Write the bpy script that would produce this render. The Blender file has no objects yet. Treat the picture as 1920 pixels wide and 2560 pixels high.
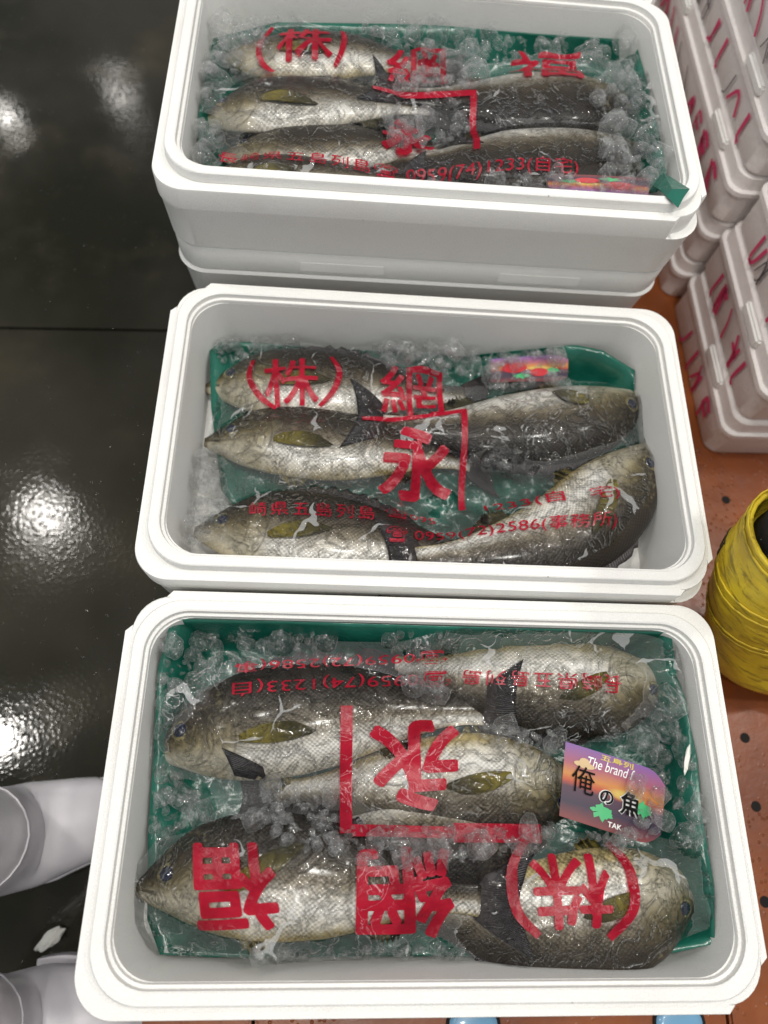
import bpy, bmesh, math, random
import numpy as np
from mathutils import Vector, Matrix, noise
from mathutils.bvhtree import BVHTree

random.seed(7)
rng = np.random.default_rng(7)
SC = bpy.context.scene
COL = SC.collection
S = 1920.0 / 1659.0            # layout sheet units -> 1920 px wide frame

# ------------------------------------------------------------------ camera
CAMZ = 1.10
FPX, PITCH, ROLL = 1750.0, 1.184554, 0.206341
cp, sp, cr, sr = math.cos(PITCH), math.sin(PITCH), math.cos(ROLL), math.sin(ROLL)
_X = Vector((1, 0, 0)); _U = Vector((0, sp, cp)); FW = Vector((0, cp, -sp))
RT = _X * cr + _U * sr
UP = _U * cr - _X * sr
cam_d = bpy.data.cameras.new('camera')
cam = bpy.data.objects.new('camera', cam_d); COL.objects.link(cam); SC.camera = cam
m = Matrix.Identity(4)
for i in range(3):
    m[i][0], m[i][1], m[i][2] = RT[i], UP[i], -FW[i]
m[2][3] = CAMZ
cam.matrix_world = m
cam_d.sensor_fit = 'HORIZONTAL'; cam_d.sensor_width = 36.0
cam_d.lens = FPX / 1920.0 * 36.0
cam_d.clip_start = 0.02; cam_d.clip_end = 60
cam_d.dof.use_dof = True; cam_d.dof.focus_distance = 0.70; cam_d.dof.aperture_fstop = 4.2

def ray(px, py):
    return (RT * ((px - 960) / FPX) + UP * (-(py - 1280) / FPX) + FW)

# ------------------------------------------------------------------ light
world = bpy.data.worlds.new('World'); SC.world = world; world.use_nodes = True
bg = world.node_tree.nodes['Background']
bg.inputs[0].default_value = (0.93, 0.96, 1.0, 1); bg.inputs[1].default_value = 0.36

def lamp(x, y, z, power, size, col=(1, 0.96, 0.90)):
    d = bpy.data.lights.new('unseen_lamp', 'AREA'); d.shape = 'DISK'; d.size = size
    d.energy = power; d.color = col
    o = bpy.data.objects.new('unseen_lamp', d); COL.objects.link(o)
    o.location = (x, y, z)
    o.rotation_euler = (Vector((0.0, 0.35, 0.4)) - Vector((x, y, z))).to_track_quat('-Z', 'Y').to_euler()
    return o
def lamp_seen_at(px, py, h, power, size):
    # a ceiling lamp whose mirror image on the wet floor lies where the photo shows a glint
    d = ray(px, py); p = Vector((0, 0, CAMZ)) + d * (-CAMZ / d.z)
    r = Vector((d.x, d.y, -d.z)); q = p + r * (h / r.z)
    return lamp(q.x, q.y, h, power, size)
lamp(0.30, 0.10, 3.4, 19, 0.16)  # overhead key light split over several added unseen lamps, for more glints
lamp(-0.55, 0.55, 3.4, 15, 0.16)
lamp(0.95, 0.75, 3.4, 14, 0.16)
lamp(0.15, -0.75, 3.2, 11, 0.16)
lamp(1.9, 1.2, 3.6, 24, 0.20)
lamp_seen_at(110, 1290, 3.6, 16, 0.22)
lamp_seen_at(0, 1850, 3.6, 16, 0.22)
lamp_seen_at(20, 300, 3.6, 3, 0.16)
lamp_seen_at(300, 230, 3.6, 2.5, 0.22)

vs = SC.view_settings
vs.view_transform = 'Standard'; vs.look = 'None'; vs.exposure = 0.1; vs.gamma = 1.0
vs.use_curve_mapping = False
SC.render.engine = 'CYCLES'
cy = SC.cycles
cy.use_denoising = True
cy.max_bounces = 14; cy.transmission_bounces = 10; cy.transparent_max_bounces = 24
cy.diffuse_bounces = 4; cy.glossy_bounces = 4
cy.caustics_reflective = False; cy.caustics_refractive = False
cy.sample_clamp_indirect = 6

# ------------------------------------------------------------------ helpers
def at(px, py, z, k=S):
    d = ray(px * k, py * k)
    t = (z - CAMZ) / d.z
    return Vector((d.x * t, d.y * t, z))

def tag(o, label=None, cat=None, group=None, kind=None):
    if label: o['label'] = label
    if cat: o['category'] = cat
    if group: o['group'] = group
    if kind: o['kind'] = kind
    return o
def empty(name, loc=(0, 0, 0), rz=0.0):
    o = bpy.data.objects.new(name, None); COL.objects.link(o)
    o.location = loc; o.rotation_euler = (0, 0, rz); o.empty_display_size = 0.05
    return o
def link(name, me, mats, parent=None, smooth=True):
    o = bpy.data.objects.new(name, me); COL.objects.link(o)
    if not isinstance(mats, (list, tuple)): mats = [mats]
    if len(me.materials) == 0:
        for mm in mats: me.materials.append(mm)
    if smooth:
        me.polygons.foreach_set('use_smooth', [True] * len(me.polygons))
    if parent is not None: o.parent = parent
    return o
def mesh(name, v, f, mi=None):
    me = bpy.data.meshes.new(name)
    me.from_pydata([tuple(p) for p in v], [], f)
    if mi is not None: me.polygons.foreach_set('material_index', mi)
    me.update()
    return me
def auto_smooth(o, deg=35):
    me = o.data
    me.polygons.foreach_set('use_smooth', [True] * len(me.polygons))
    bm = bmesh.new(); bm.from_mesh(me)
    a = math.radians(deg)
    for e in bm.edges:
        if len(e.link_faces) == 2 and e.calc_face_angle(0) > a: e.smooth = False
    bm.to_mesh(me); bm.free()

class NT:
    def __init__(s, name):
        s.m = bpy.data.materials.new(name); s.m.use_nodes = True
        s.t = s.m.node_tree; s.n = s.t.nodes; s.l = s.t.links
        s.b = s.n['Principled BSDF']; s.out = s.n['Material Output']
    def node(s, typ, **kw):
        n = s.n.new(typ)
        for k, v in kw.items(): setattr(n, k, v)
        return n
    def put(s, sock, v):
        if isinstance(v, bpy.types.NodeSocket): s.l.new(v, sock)
        elif v is not None:
            if sock.type == 'RGBA' and len(v) == 3: v = (*v, 1)
            sock.default_value = v
    def set(s, **kw):
        for k, v in kw.items(): s.put(s.b.inputs[k.replace('_', ' ')], v)
        return s
    def math(s, op, a, b=None, c=None, clamp=False):
        n = s.node('ShaderNodeMath', operation=op, use_clamp=clamp)
        s.put(n.inputs[0], a)
        if b is not None: s.put(n.inputs[1], b)
        if c is not None: s.put(n.inputs[2], c)
        return n.outputs[0]
    def mix(s, f, a, b, mode='MIX'):
        n = s.node('ShaderNodeMix', data_type='RGBA', blend_type=mode)
        s.put(n.inputs[0], f); s.put(n.inputs[6], a); s.put(n.inputs[7], b)
        return n.outputs[2]
    def noise(s, vec, scale, detail=3, rough=0.55, dist=0.0):
        n = s.node('ShaderNodeTexNoise')
        if vec is not None: s.put(n.inputs['Vector'], vec)
        n.inputs['Scale'].default_value = scale; n.inputs['Detail'].default_value = detail
        n.inputs['Roughness'].default_value = rough; n.inputs['Distortion'].default_value = dist
        return n.outputs[0]
    def voro(s, vec, scale, feature='F1', rand=1.0):
        n = s.node('ShaderNodeTexVoronoi', feature=feature)
        if vec is not None: s.put(n.inputs['Vector'], vec)
        n.inputs['Scale'].default_value = scale; n.inputs['Randomness'].default_value = rand
        return n.outputs[0]
    def ramp(s, fac, stops, interp='LINEAR'):
        n = s.node('ShaderNodeValToRGB'); r = n.color_ramp; r.interpolation = interp
        while len(r.elements) < len(stops): r.elements.new(0.5)
        for e, (p, c) in zip(r.elements, stops):
            e.position = p
            e.color = (c, c, c, 1) if isinstance(c, (int, float)) else (*c, 1)
        s.put(n.inputs[0], fac)
        return n.outputs[0]
    def smooth(s, x, a, b):
        n = s.node('ShaderNodeMapRange', interpolation_type='SMOOTHSTEP')
        s.put(n.inputs[0], x); n.inputs[1].default_value = a; n.inputs[2].default_value = b
        return n.outputs[0]
    def bump(s, h, strength=0.5, dist=0.001, prev=None):
        n = s.node('ShaderNodeBump'); s.put(n.inputs['Height'], h)
        s.put(n.inputs['Strength'], strength); n.inputs['Distance'].default_value = dist
        if prev is not None: s.l.new(prev, n.inputs['Normal'])
        return n.outputs[0]
    def pos(s):
        return s.node('ShaderNodeNewGeometry').outputs['Position']
    def obj(s):
        return s.node('ShaderNodeTexCoord').outputs['Object']
    def attr(s, name):
        n = s.node('ShaderNodeAttribute', attribute_name=name)
        return n
    def sep(s, v):
        n = s.node('ShaderNodeSeparateXYZ'); s.put(n.inputs[0], v); return n.outputs
    def surf(s, sh):
        s.l.new(sh, s.out.inputs['Surface']); return s.m
    def mixsh(s, f, a, b):
        n = s.node('ShaderNodeMixShader'); s.put(n.inputs[0], f)
        s.l.new(a, n.inputs[1]); s.l.new(b, n.inputs[2]); return n.outputs[0]

# ------------------------------------------------------------------ materials
def mat_foam(name, col=(0.84, 0.84, 0.81), tint=(0.78, 0.75, 0.73), cells=380):
    t = NT(name); p = t.obj()
    cell = t.voro(p, cells, 'DISTANCE_TO_EDGE')
    edge = t.smooth(cell, 0.0, 0.09)
    n1 = t.noise(p, 7, 3); n2 = t.noise(p, 60, 4)
    c = t.mix(t.smooth(n1, 0.45, 0.8), col, tint)
    c = t.mix(t.math('MULTIPLY', t.math('SUBTRACT', 1.0, edge), 0.14), c, (0.5, 0.5, 0.48))
    speck = t.smooth(t.voro(p, 28, 'F1'), 0.045, 0.02)
    c = t.mix(t.math('MULTIPLY', speck, t.smooth(t.noise(p, 11, 2), 0.5, 0.62)), c, (0.3, 0.28, 0.26))
    b = t.bump(t.math('ADD', t.math('MULTIPLY', edge, 0.6), t.math('MULTIPLY', n2, 0.8)), 0.5, 0.0006)
    t.set(Base_Color=c, Roughness=t.math('ADD', 0.34, t.math('MULTIPLY', n2, 0.3)), Normal=b)
    t.b.inputs['Subsurface Weight'].default_value = 0.0
    t.b.inputs['Specular IOR Level'].default_value = 0.45
    return t.m
FOAM = mat_foam('white_foam')
FOAM_PINK = mat_foam('foam_pink_lit', (0.80, 0.76, 0.74), (0.73, 0.67, 0.655), 120)  # pinkish cast of the surrounding light put into white foam's colour

def mat_simple(name, col, rough=0.5, metal=0.0, coat=0.0, bscale=0, bstr=0.3, bdist=0.001, var=None, vscale=20, spec=0.5):
    t = NT(name); p = t.obj()
    c = col
    if var is not None: c = t.mix(t.smooth(t.noise(p, vscale, 4), 0.35, 0.7), col, var)
    t.set(Base_Color=c, Roughness=rough, Metallic=metal)
    t.b.inputs['Coat Weight'].default_value = coat
    t.b.inputs['Coat Roughness'].default_value = 0.08
    t.b.inputs['Specular IOR Level'].default_value = spec
    if bscale: t.set(Normal=t.bump(t.noise(p, bscale, 4), bstr, bdist))
    return t.m

LINER = None
def mat_liner():
    t = NT('green_liner_plastic'); p = t.obj()
    n = t.noise(p, 9, 3); f = t.noise(p, 55, 3, dist=1.2)
    c = t.mix(t.smooth(n, 0.35, 0.7), (0.006, 0.085, 0.058), (0.012, 0.130, 0.090))
    b = t.bump(f, 0.25, 0.003); b = t.bump(t.noise(p, 400, 2), 0.1, 0.0005, b)
    t.set(Base_Color=c, Roughness=0.22, Normal=b)
    t.b.inputs['Specular IOR Level'].default_value = 0.6
    return t.m
LINER = mat_liner()

def mat_fish():
    t = NT('fish_skin'); A = t.attr('fc'); B = t.attr('fp')
    u, v, w = t.sep(A.outputs['Vector']); x, y, q = t.sep(B.outputs['Vector'])
    p = t.obj()
    n_big = t.noise(B.outputs['Vector'], 22, 3); n_f = t.noise(B.outputs['Vector'], 420, 3)
    n_m = t.noise(B.outputs['Vector'], 120, 3)
    vv = t.math('ADD', v, t.math('MULTIPLY', t.math('SUBTRACT', n_big, 0.5), 0.5))
    vv = t.math('ADD', vv, t.math('MULTIPLY', t.math('SUBTRACT', n_m, 0.5), 0.25))
    vv = t.math('ADD', vv, q)
    f = t.math('MULTIPLY_ADD', vv, 0.5, 0.5)
    body = t.ramp(f, [(0.0, (0.46, 0.37, 0.18)), (0.07, (0.66, 0.61, 0.51)), (0.24, (0.76, 0.74, 0.71)),
                      (0.38, (0.50, 0.47, 0.42)), (0.50, (0.19, 0.16, 0.115)), (0.60, (0.080, 0.064, 0.043)), (0.72, (0.036, 0.028, 0.020)), (1.0, (0.018, 0.014, 0.011))])
    # scale rows
    dx = t.math('MULTIPLY', t.math('SUBTRACT', t.noise(B.outputs['Vector'], 60, 2), 0.5), 0.006)
    x = t.math('ADD', x, dx); y = t.math('ADD', y, t.math('MULTIPLY', dx, 0.7))
    xs = t.math('MULTIPLY', x, math.pi / 0.0026); ys = t.math('MULTIPLY', y, math.pi / 0.0021)
    a = t.math('SINE', t.math('ADD', xs, ys)); b = t.math('SINE', t.math('SUBTRACT', xs, ys))
    lat = t.math('MULTIPLY', t.math('ADD', a, b), 0.5)
    lat = t.math('MULTIPLY_ADD', lat, 0.5, 0.5)
    hm = t.math('ADD', u, t.math('MULTIPLY', t.math('MULTIPLY', v, v), 0.035))
    isbody = t.smooth(t.math('ADD', hm, t.math('MULTIPLY', t.math('SUBTRACT', n_m, 0.5), 0.05)), 0.235, 0.315)
    sc = t.math('MULTIPLY', t.smooth(lat, 0.30, 0.75), isbody)
    dark = t.mix(1.0, body, (0.64, 0.61, 0.56), 'MULTIPLY')
    light = t.mix(1.0, body, (1.18, 1.17, 1.15), 'MULTIPLY')
    amt = t.math('MULTIPLY', t.smooth(t.noise(B.outputs['Vector'], 30, 2), 0.25, 0.6), 0.85)
    bodyc = t.mix(t.math('MULTIPLY', isbody, 0.9), body, t.mix(t.math('MULTIPLY', sc, amt), light, dark))
    # head
    headc = t.ramp(f, [(0.0, (0.50, 0.44, 0.30)), (0.18, (0.42, 0.36, 0.21)), (0.42, (0.25, 0.20, 0.085)), (0.60, (0.115, 0.09, 0.040)), (0.72, (0.045, 0.035, 0.022)), (1.0, (0.018, 0.014, 0.012))])
    sp_ = t.smooth(n_f, 0.52, 0.62)
    headc = t.mix(t.math('MULTIPLY', sp_, 0.55), headc, (0.16, 0.12, 0.06))
    headc = t.mix(t.math('MULTIPLY', t.smooth(n_m, 0.55, 0.7), 0.35), headc, (0.62, 0.55, 0.30))
    headc = t.mix(0.35, headc, body)
    c = t.mix(isbody, headc, bodyc)
    # gill cover, cheek and mouth lines
    def arc(u0, v0, ru, rv, wd, umin):
        du = t.math('DIVIDE', t.math('SUBTRACT', u, u0), ru); dv = t.math('DIVIDE', t.math('SUBTRACT', v, v0), rv)
        r = t.math('SQRT', t.math('ADD', t.math('MULTIPLY', du, du), t.math('MULTIPLY', dv, dv)))
        d = t.math('ABSOLUTE', t.math('SUBTRACT', r, 1.0))
        line = t.smooth(d, wd, wd * 0.25)
        return t.math('MULTIPLY', t.math('MULTIPLY', line, t.smooth(u, umin, umin + 0.03)), t.smooth(v, 0.55, 0.15))
    g1 = arc(0.145, -0.12, 0.125, 0.85, 0.045, 0.16)
    g2 = arc(0.10, -0.18, 0.105, 0.62, 0.05, 0.12)
    mouth = t.math('MULTIPLY', t.smooth(t.math('ABSOLUTE', t.math('ADD', v, t.math('MULTIPLY_ADD', u, 3.6, 0.02))), 0.13, 0.05), t.smooth(u, 0.075, 0.06))
    lines = t.math('MAXIMUM', t.math('MAXIMUM', t.math('MULTIPLY', g1, 0.5), t.math('MULTIPLY', g2, 0.4)), mouth)
    c = t.mix(t.math('MULTIPLY', lines, 0.8), c, (0.06, 0.045, 0.03))
    lip = t.smooth(u, 0.022, 0.010)
    c = t.mix(t.math('MULTIPLY', lip, 0.7), c, (0.07, 0.055, 0.03))
    h = t.math('SUBTRACT', t.math('MULTIPLY', sc, -0.5), t.math('MULTIPLY', lines, 1.2))
    h = t.math('ADD', h, t.math('MULTIPLY', n_f, 0.2))
    bm_ = t.bump(h, 0.5, 0.0009)
    t.set(Base_Color=c, Roughness=0.36, Metallic=0.10, Normal=bm_)
    t.b.inputs['Specular IOR Level'].default_value = 0.3
    t.b.inputs['Coat Weight'].default_value = 0.15; t.b.inputs['Coat Roughness'].default_value = 0.10
    return t.m
def mat_fin(name, c1, c2):
    t = NT(name); B = t.attr('fp'); x, y, q = t.sep(B.outputs['Vector'])
    r = t.math('SINE', t.math('MULTIPLY', y, 420.0))
    r = t.math('ADD', r, t.math('MULTIPLY', t.noise(B.outputs['Vector'], 9, 3), 1.5))
    c = t.mix(t.smooth(r, -0.6, 1.8), c1, c2)
    c = t.mix(t.smooth(x, 0.015, 0.07), c, c1)
    t.set(Base_Color=c, Roughness=0.4, Normal=t.bump(r, 0.5, 0.0007))
    t.b.inputs['Coat Weight'].default_value = 0.05
    return t.m
FISH = mat_fish()
FIN_D = mat_fin('dark_fin', (0.022, 0.018, 0.020), (0.075, 0.062, 0.060))
FIN_Y = mat_fin('olive_fin', (0.060, 0.050, 0.016), (0.34, 0.27, 0.035))
EYE_I = mat_simple('fish_iris', (0.34, 0.28, 0.12), 0.2, 0.3, 0.9, var=(0.07, 0.06, 0.04), vscale=300)
EYE_P = mat_simple('fish_pupil', (0.006, 0.010, 0.035), 0.08, 0.0, 1.0)
FISHMATS = [FISH, FIN_D, FIN_Y, EYE_I, EYE_P]

def mat_ice():
    t = NT('clear_ice'); p = t.obj()
    n = t.noise(p, 3.4, 5, 0.65, 0.8); n2 = t.noise(p, 1.1, 2)
    b = t.bump(n, 0.6, 0.12); b = t.bump(n2, 0.4, 0.2, b)
    g = t.node('ShaderNodeBsdfRefraction'); g.inputs['IOR'].default_value = 1.20; g.inputs['Roughness'].default_value = 0.0
    g.inputs['Color'].default_value = (1, 1, 1, 1); t.l.new(b, g.inputs['Normal'])
    tr = t.node('ShaderNodeBsdfTransparent'); tr.inputs[0].default_value = (1.0, 1.0, 1.0, 1)
    d = t.node('ShaderNodeBsdfDiffuse'); d.inputs[0].default_value = (0.93, 0.95, 0.95, 1)
    tl = t.node('ShaderNodeBsdfTranslucent'); tl.inputs[0].default_value = (0.93, 0.95, 0.95, 1)
    milk = t.mixsh(0.45, d.outputs[0], tl.outputs[0])
    a = t.mixsh(0.90, g.outputs[0], tr.outputs[0])
    crack = t.smooth(t.noise(p, 1.6, 5, 0.72, 1.2), 0.54, 0.70)
    lw = t.node('ShaderNodeLayerWeight'); lw.inputs[0].default_value = 0.35
    edge = t.math('MULTIPLY', t.math('POWER', lw.outputs['Facing'], 3.5), 0.50)  # bright refraction at the outlines painted as white diffuse
    f = t.math('ADD', t.math('MULTIPLY_ADD', crack, 0.36, 0.03), edge, clamp=True)
    base = t.mixsh(f, a, milk)
    gl = t.node('ShaderNodeBsdfGlossy'); gl.inputs['Roughness'].default_value = 0.075; t.l.new(b, gl.inputs['Normal'])
    fr = t.node('ShaderNodeFresnel'); fr.inputs[0].default_value = 1.62; t.l.new(b, fr.inputs['Normal'])
    front = t.math('SUBTRACT', 1.0, t.node('ShaderNodeNewGeometry').outputs['Backfacing'])
    return t.surf(t.mixsh(t.math('MULTIPLY', fr.outputs[0], front), base, gl.outputs[0]))
ICE = mat_ice()

def mat_film():
    t = NT('clear_plastic_film'); p = t.obj()
    n1 = t.noise(p, 34, 3, 0.55, 1.6); n2 = t.noise(p, 130, 3, 0.6, 0.8)
    cr_ = t.math('ABSOLUTE', t.math('SUBTRACT', n1, 0.5))
    drops = t.smooth(t.voro(p, 240), 0.34, 0.05)
    drops = t.math('MULTIPLY', drops, t.smooth(t.noise(p, 28, 2), 0.48, 0.62))
    b = t.bump(t.smooth(cr_, 0.0, 0.07), 0.85, 0.0026); b = t.bump(n2, 0.50, 0.0016, b); b = t.bump(drops, 0.7, 0.0012, b)
    lw = t.node('ShaderNodeFresnel'); lw.inputs[0].default_value = 1.42; t.l.new(b, lw.inputs['Normal'])
    gl = t.node('ShaderNodeBsdfGlossy'); gl.inputs['Roughness'].default_value = 0.06; t.l.new(b, gl.inputs['Normal'])
    tr = t.node('ShaderNodeBsdfTransparent'); tr.inputs[0].default_value = (0.96, 0.97, 0.97, 1)
    d = t.node('ShaderNodeBsdfDiffuse'); d.inputs[0].default_value = (0.75, 0.76, 0.76, 1)
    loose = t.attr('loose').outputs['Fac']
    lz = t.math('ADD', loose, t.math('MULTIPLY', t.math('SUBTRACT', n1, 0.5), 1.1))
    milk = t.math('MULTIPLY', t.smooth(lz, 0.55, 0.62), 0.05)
    rim = t.math('MULTIPLY', t.smooth(t.math('ABSOLUTE', t.math('SUBTRACT', lz, 0.60)), 0.025, 0.0), 0.24)  # ridge highlights painted white along the edge of loose film
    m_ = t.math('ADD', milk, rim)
    crease_glare = t.math('MULTIPLY', t.smooth(cr_, 0.012, 0.0), t.smooth(t.noise(p, 13, 2), 0.5, 0.65))  # wrinkle reflections painted as thin white lines
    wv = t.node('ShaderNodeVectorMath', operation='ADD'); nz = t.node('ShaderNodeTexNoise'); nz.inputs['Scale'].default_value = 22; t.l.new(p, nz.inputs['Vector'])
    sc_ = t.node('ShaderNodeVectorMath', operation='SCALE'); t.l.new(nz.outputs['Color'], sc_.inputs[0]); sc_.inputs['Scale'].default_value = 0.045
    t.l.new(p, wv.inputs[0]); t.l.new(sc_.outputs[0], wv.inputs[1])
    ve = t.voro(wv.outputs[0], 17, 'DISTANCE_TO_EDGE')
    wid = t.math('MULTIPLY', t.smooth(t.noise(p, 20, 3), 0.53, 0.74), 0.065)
    vein_glare = t.smooth(t.math('SUBTRACT', wid, ve), 0.0, 0.008)  # white veins painted in for reflections on the folds
    m_ = t.math('ADD', m_, t.math('MULTIPLY', vein_glare, 0.30))
    m_ = t.math('ADD', m_, t.math('MULTIPLY', crease_glare, 0.45), clamp=True)
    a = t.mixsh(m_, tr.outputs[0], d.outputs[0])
    return t.surf(t.mixsh(t.math('MULTIPLY', lw.outputs[0], 0.9, clamp=True), a, gl.outputs[0]))
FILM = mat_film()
def mat_ink():
    t = NT('red_print_ink'); p = t.obj()
    n2 = t.noise(p, 110, 3, 0.6, 0.8)
    b = t.bump(n2, 0.5, 0.0016)
    tr = t.node('ShaderNodeBsdfTransparent'); tr.inputs[0].default_value = (0.62, 0.02, 0.045, 1)
    t.set(Base_Color=(0.52, 0.007, 0.034), Roughness=0.28, Normal=b)
    n1 = t.noise(p, 34, 3, 0.55, 1.6)
    worn = t.smooth(t.noise(p, 16, 4, 0.6, 0.5), 0.35, 0.62)
    f = t.math('MULTIPLY_ADD', worn, 0.26, 0.38)
    base = t.mixsh(f, tr.outputs[0], t.b.outputs[0])
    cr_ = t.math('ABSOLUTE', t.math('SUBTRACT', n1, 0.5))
    crease_glare = t.math('MULTIPLY', t.smooth(cr_, 0.016, 0.0), t.smooth(t.noise(p, 13, 2), 0.45, 0.6))  # fold glare painted pale over the ink
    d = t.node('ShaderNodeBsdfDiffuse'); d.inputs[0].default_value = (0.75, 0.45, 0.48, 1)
    return t.surf(t.mixsh(t.math('MULTIPLY', crease_glare, 0.5), base, d.outputs[0]))
INK = mat_ink()

def mat_floor():
    t = NT('wet_dark_floor'); p = t.pos()
    n = t.noise(p, 1.6, 4); n2 = t.noise(p, 6, 4); g = t.noise(p, 110, 3, 0.7)
    c = t.mix(t.smooth(n, 0.35, 0.65), (0.011, 0.011, 0.005), (0.034, 0.031, 0.022))
    c = t.mix(t.math('MULTIPLY', t.smooth(n2, 0.5, 0.75), 0.6), c, (0.055, 0.046, 0.028))
    v = t.voro(p, 150)
    rough = t.smooth(t.noise(p, 3.0, 3), 0.42, 0.62)
    h = t.math('ADD', t.math('MULTIPLY', t.smooth(v, 0.0, 0.7), -0.8), t.math('MULTIPLY', g, 0.5))
    b = t.bump(h, t.math('MULTIPLY_ADD', rough, 0.07, 0.045), 0.0011)
    pk = t.smooth(t.voro(p, 60), 0.16, 0.02)
    b = t.bump(pk, 0.6, 0.0015, b)
    t.set(Base_Color=c, Roughness=t.math('MULTIPLY_ADD', rough, 0.09, 0.055), Normal=b)
    t.b.inputs['Specular IOR Level'].default_value = 0.22
    return t.m
FLOOR = mat_floor()
def mat_pallet():
    t = NT('orange_pallet_plastic'); p = t.pos()
    n = t.noise(p, 6, 5); n2 = t.noise(p, 40, 4, 0.65)
    c = t.mix(t.smooth(n, 0.35, 0.7), (0.27, 0.075, 0.018), (0.17, 0.044, 0.013))
    c = t.mix(t.math('MULTIPLY', t.smooth(n2, 0.55, 0.75), 0.5), c, (0.12, 0.035, 0.014))
    b = t.bump(n2, 0.3, 0.002)
    drops = t.smooth(t.voro(p, 120), 0.30, 0.05)
    drops = t.math('MULTIPLY', drops, t.smooth(t.noise(p, 8, 2), 0.48, 0.6))
    b = t.bump(drops, 0.8, 0.002, b)
    t.set(Base_Color=c, Roughness=t.math('MULTIPLY_ADD', n2, 0.35, 0.16), Normal=b)
    return t.m
PALLET = mat_pallet()
def mat_boot_yellow():
    t = NT('worn_yellow_rubber'); p = t.obj()
    n = t.noise(p, 14, 5, 0.65, 0.6)
    mp = t.node('ShaderNodeMapping'); mp.inputs['Scale'].default_value = (30, 30, 110); t.l.new(p, mp.inputs[0])
    st = t.noise(mp.outputs[0], 1.0, 5, 0.7, 0.5)
    c = t.mix(t.smooth(n, 0.35, 0.75), (0.76, 0.58, 0.03), (0.55, 0.38, 0.025))
    c = t.mix(t.math('MULTIPLY', t.smooth(st, 0.47, 0.66), 0.75), c, (0.16, 0.11, 0.015))
    t.set(Base_Color=c, Roughness=0.38, Normal=t.bump(st, 0.4, 0.002))
    return t.m
YEL = mat_boot_yellow()
YEL2 = mat_simple('bright_yellow_rubber', (0.72, 0.50, 0.02), 0.35, var=(0.60, 0.40, 0.02), bscale=60)
BLACK = mat_simple('black_cloth', (0.012, 0.012, 0.013), 0.9, bscale=500, bstr=0.8)
SEAMY = mat_simple('dark_grime', (0.035, 0.028, 0.010), 0.6)
BOOTW = mat_simple('white_rubber', (0.76, 0.74, 0.77), 0.35, var=(0.66, 0.63, 0.67), vscale=12, bscale=90, bstr=0.15)
SEAMW = mat_simple('pale_seam', (0.70, 0.68, 0.70), 0.4)
MARK = mat_simple('crimson_marker', (0.60, 0.045, 0.14), 0.6)
MARKB = mat_simple('grey_black_marker', (0.10, 0.09, 0.095), 0.6)
BLUE = mat_simple('light_blue_rubber', (0.16, 0.36, 0.55), 0.3, coat=0.5)
HOLE = mat_simple('hole_dark', (0.006, 0.005, 0.004), 0.9)
CRUMB = mat_simple('foam_crumb_white', (0.78, 0.78, 0.72), 0.7, bscale=300, bstr=1.0)

# ------------------------------------------------------------------ setting: floor, pallet
def slab(name, pts, z0, z1, mat, label=None, kind=None, parent=None):
    n = len(pts)
    v = [(x, y, z0) for x, y in pts] + [(x, y, z1) for x, y in pts]
    f = [tuple(range(n - 1, -1, -1)), tuple(range(n, 2 * n))] + [(i, (i + 1) % n, n + (i + 1) % n, n + i) for i in range(n)]
    o = link(name, mesh(name, v, f), mat, parent, smooth=False)
    if kind: o['kind'] = kind
    if label: o['label'] = label
    return o
ja = at(-200, 706, 0); jb = at(420, 716, 0)
jd = (jb - ja).normalized(); jn = Vector((-jd.y, jd.x, 0))
A = ja - jd * 4; B = jb + jd * 4
g = 0.0018
slab('floor', [(A - jn * g).xy[:], (A - jn * 4).xy[:], (B - jn * 4).xy[:], (B - jn * g).xy[:]], -0.05, 0.0, FLOOR, 'dark wet concrete floor with glinting puddles', 'structure')
slab('floor', [(A + jn * g).xy[:], (B + jn * g).xy[:], (B + jn * 5).xy[:], (A + jn * 5).xy[:]], -0.05, 0.002, FLOOR, 'dark wet concrete floor beyond the joint', 'structure')
slab('ground', [(-6, -6), (6, -6), (6, 7), (-6, 7)], -0.12, -0.055, HOLE, None, 'structure')

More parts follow.
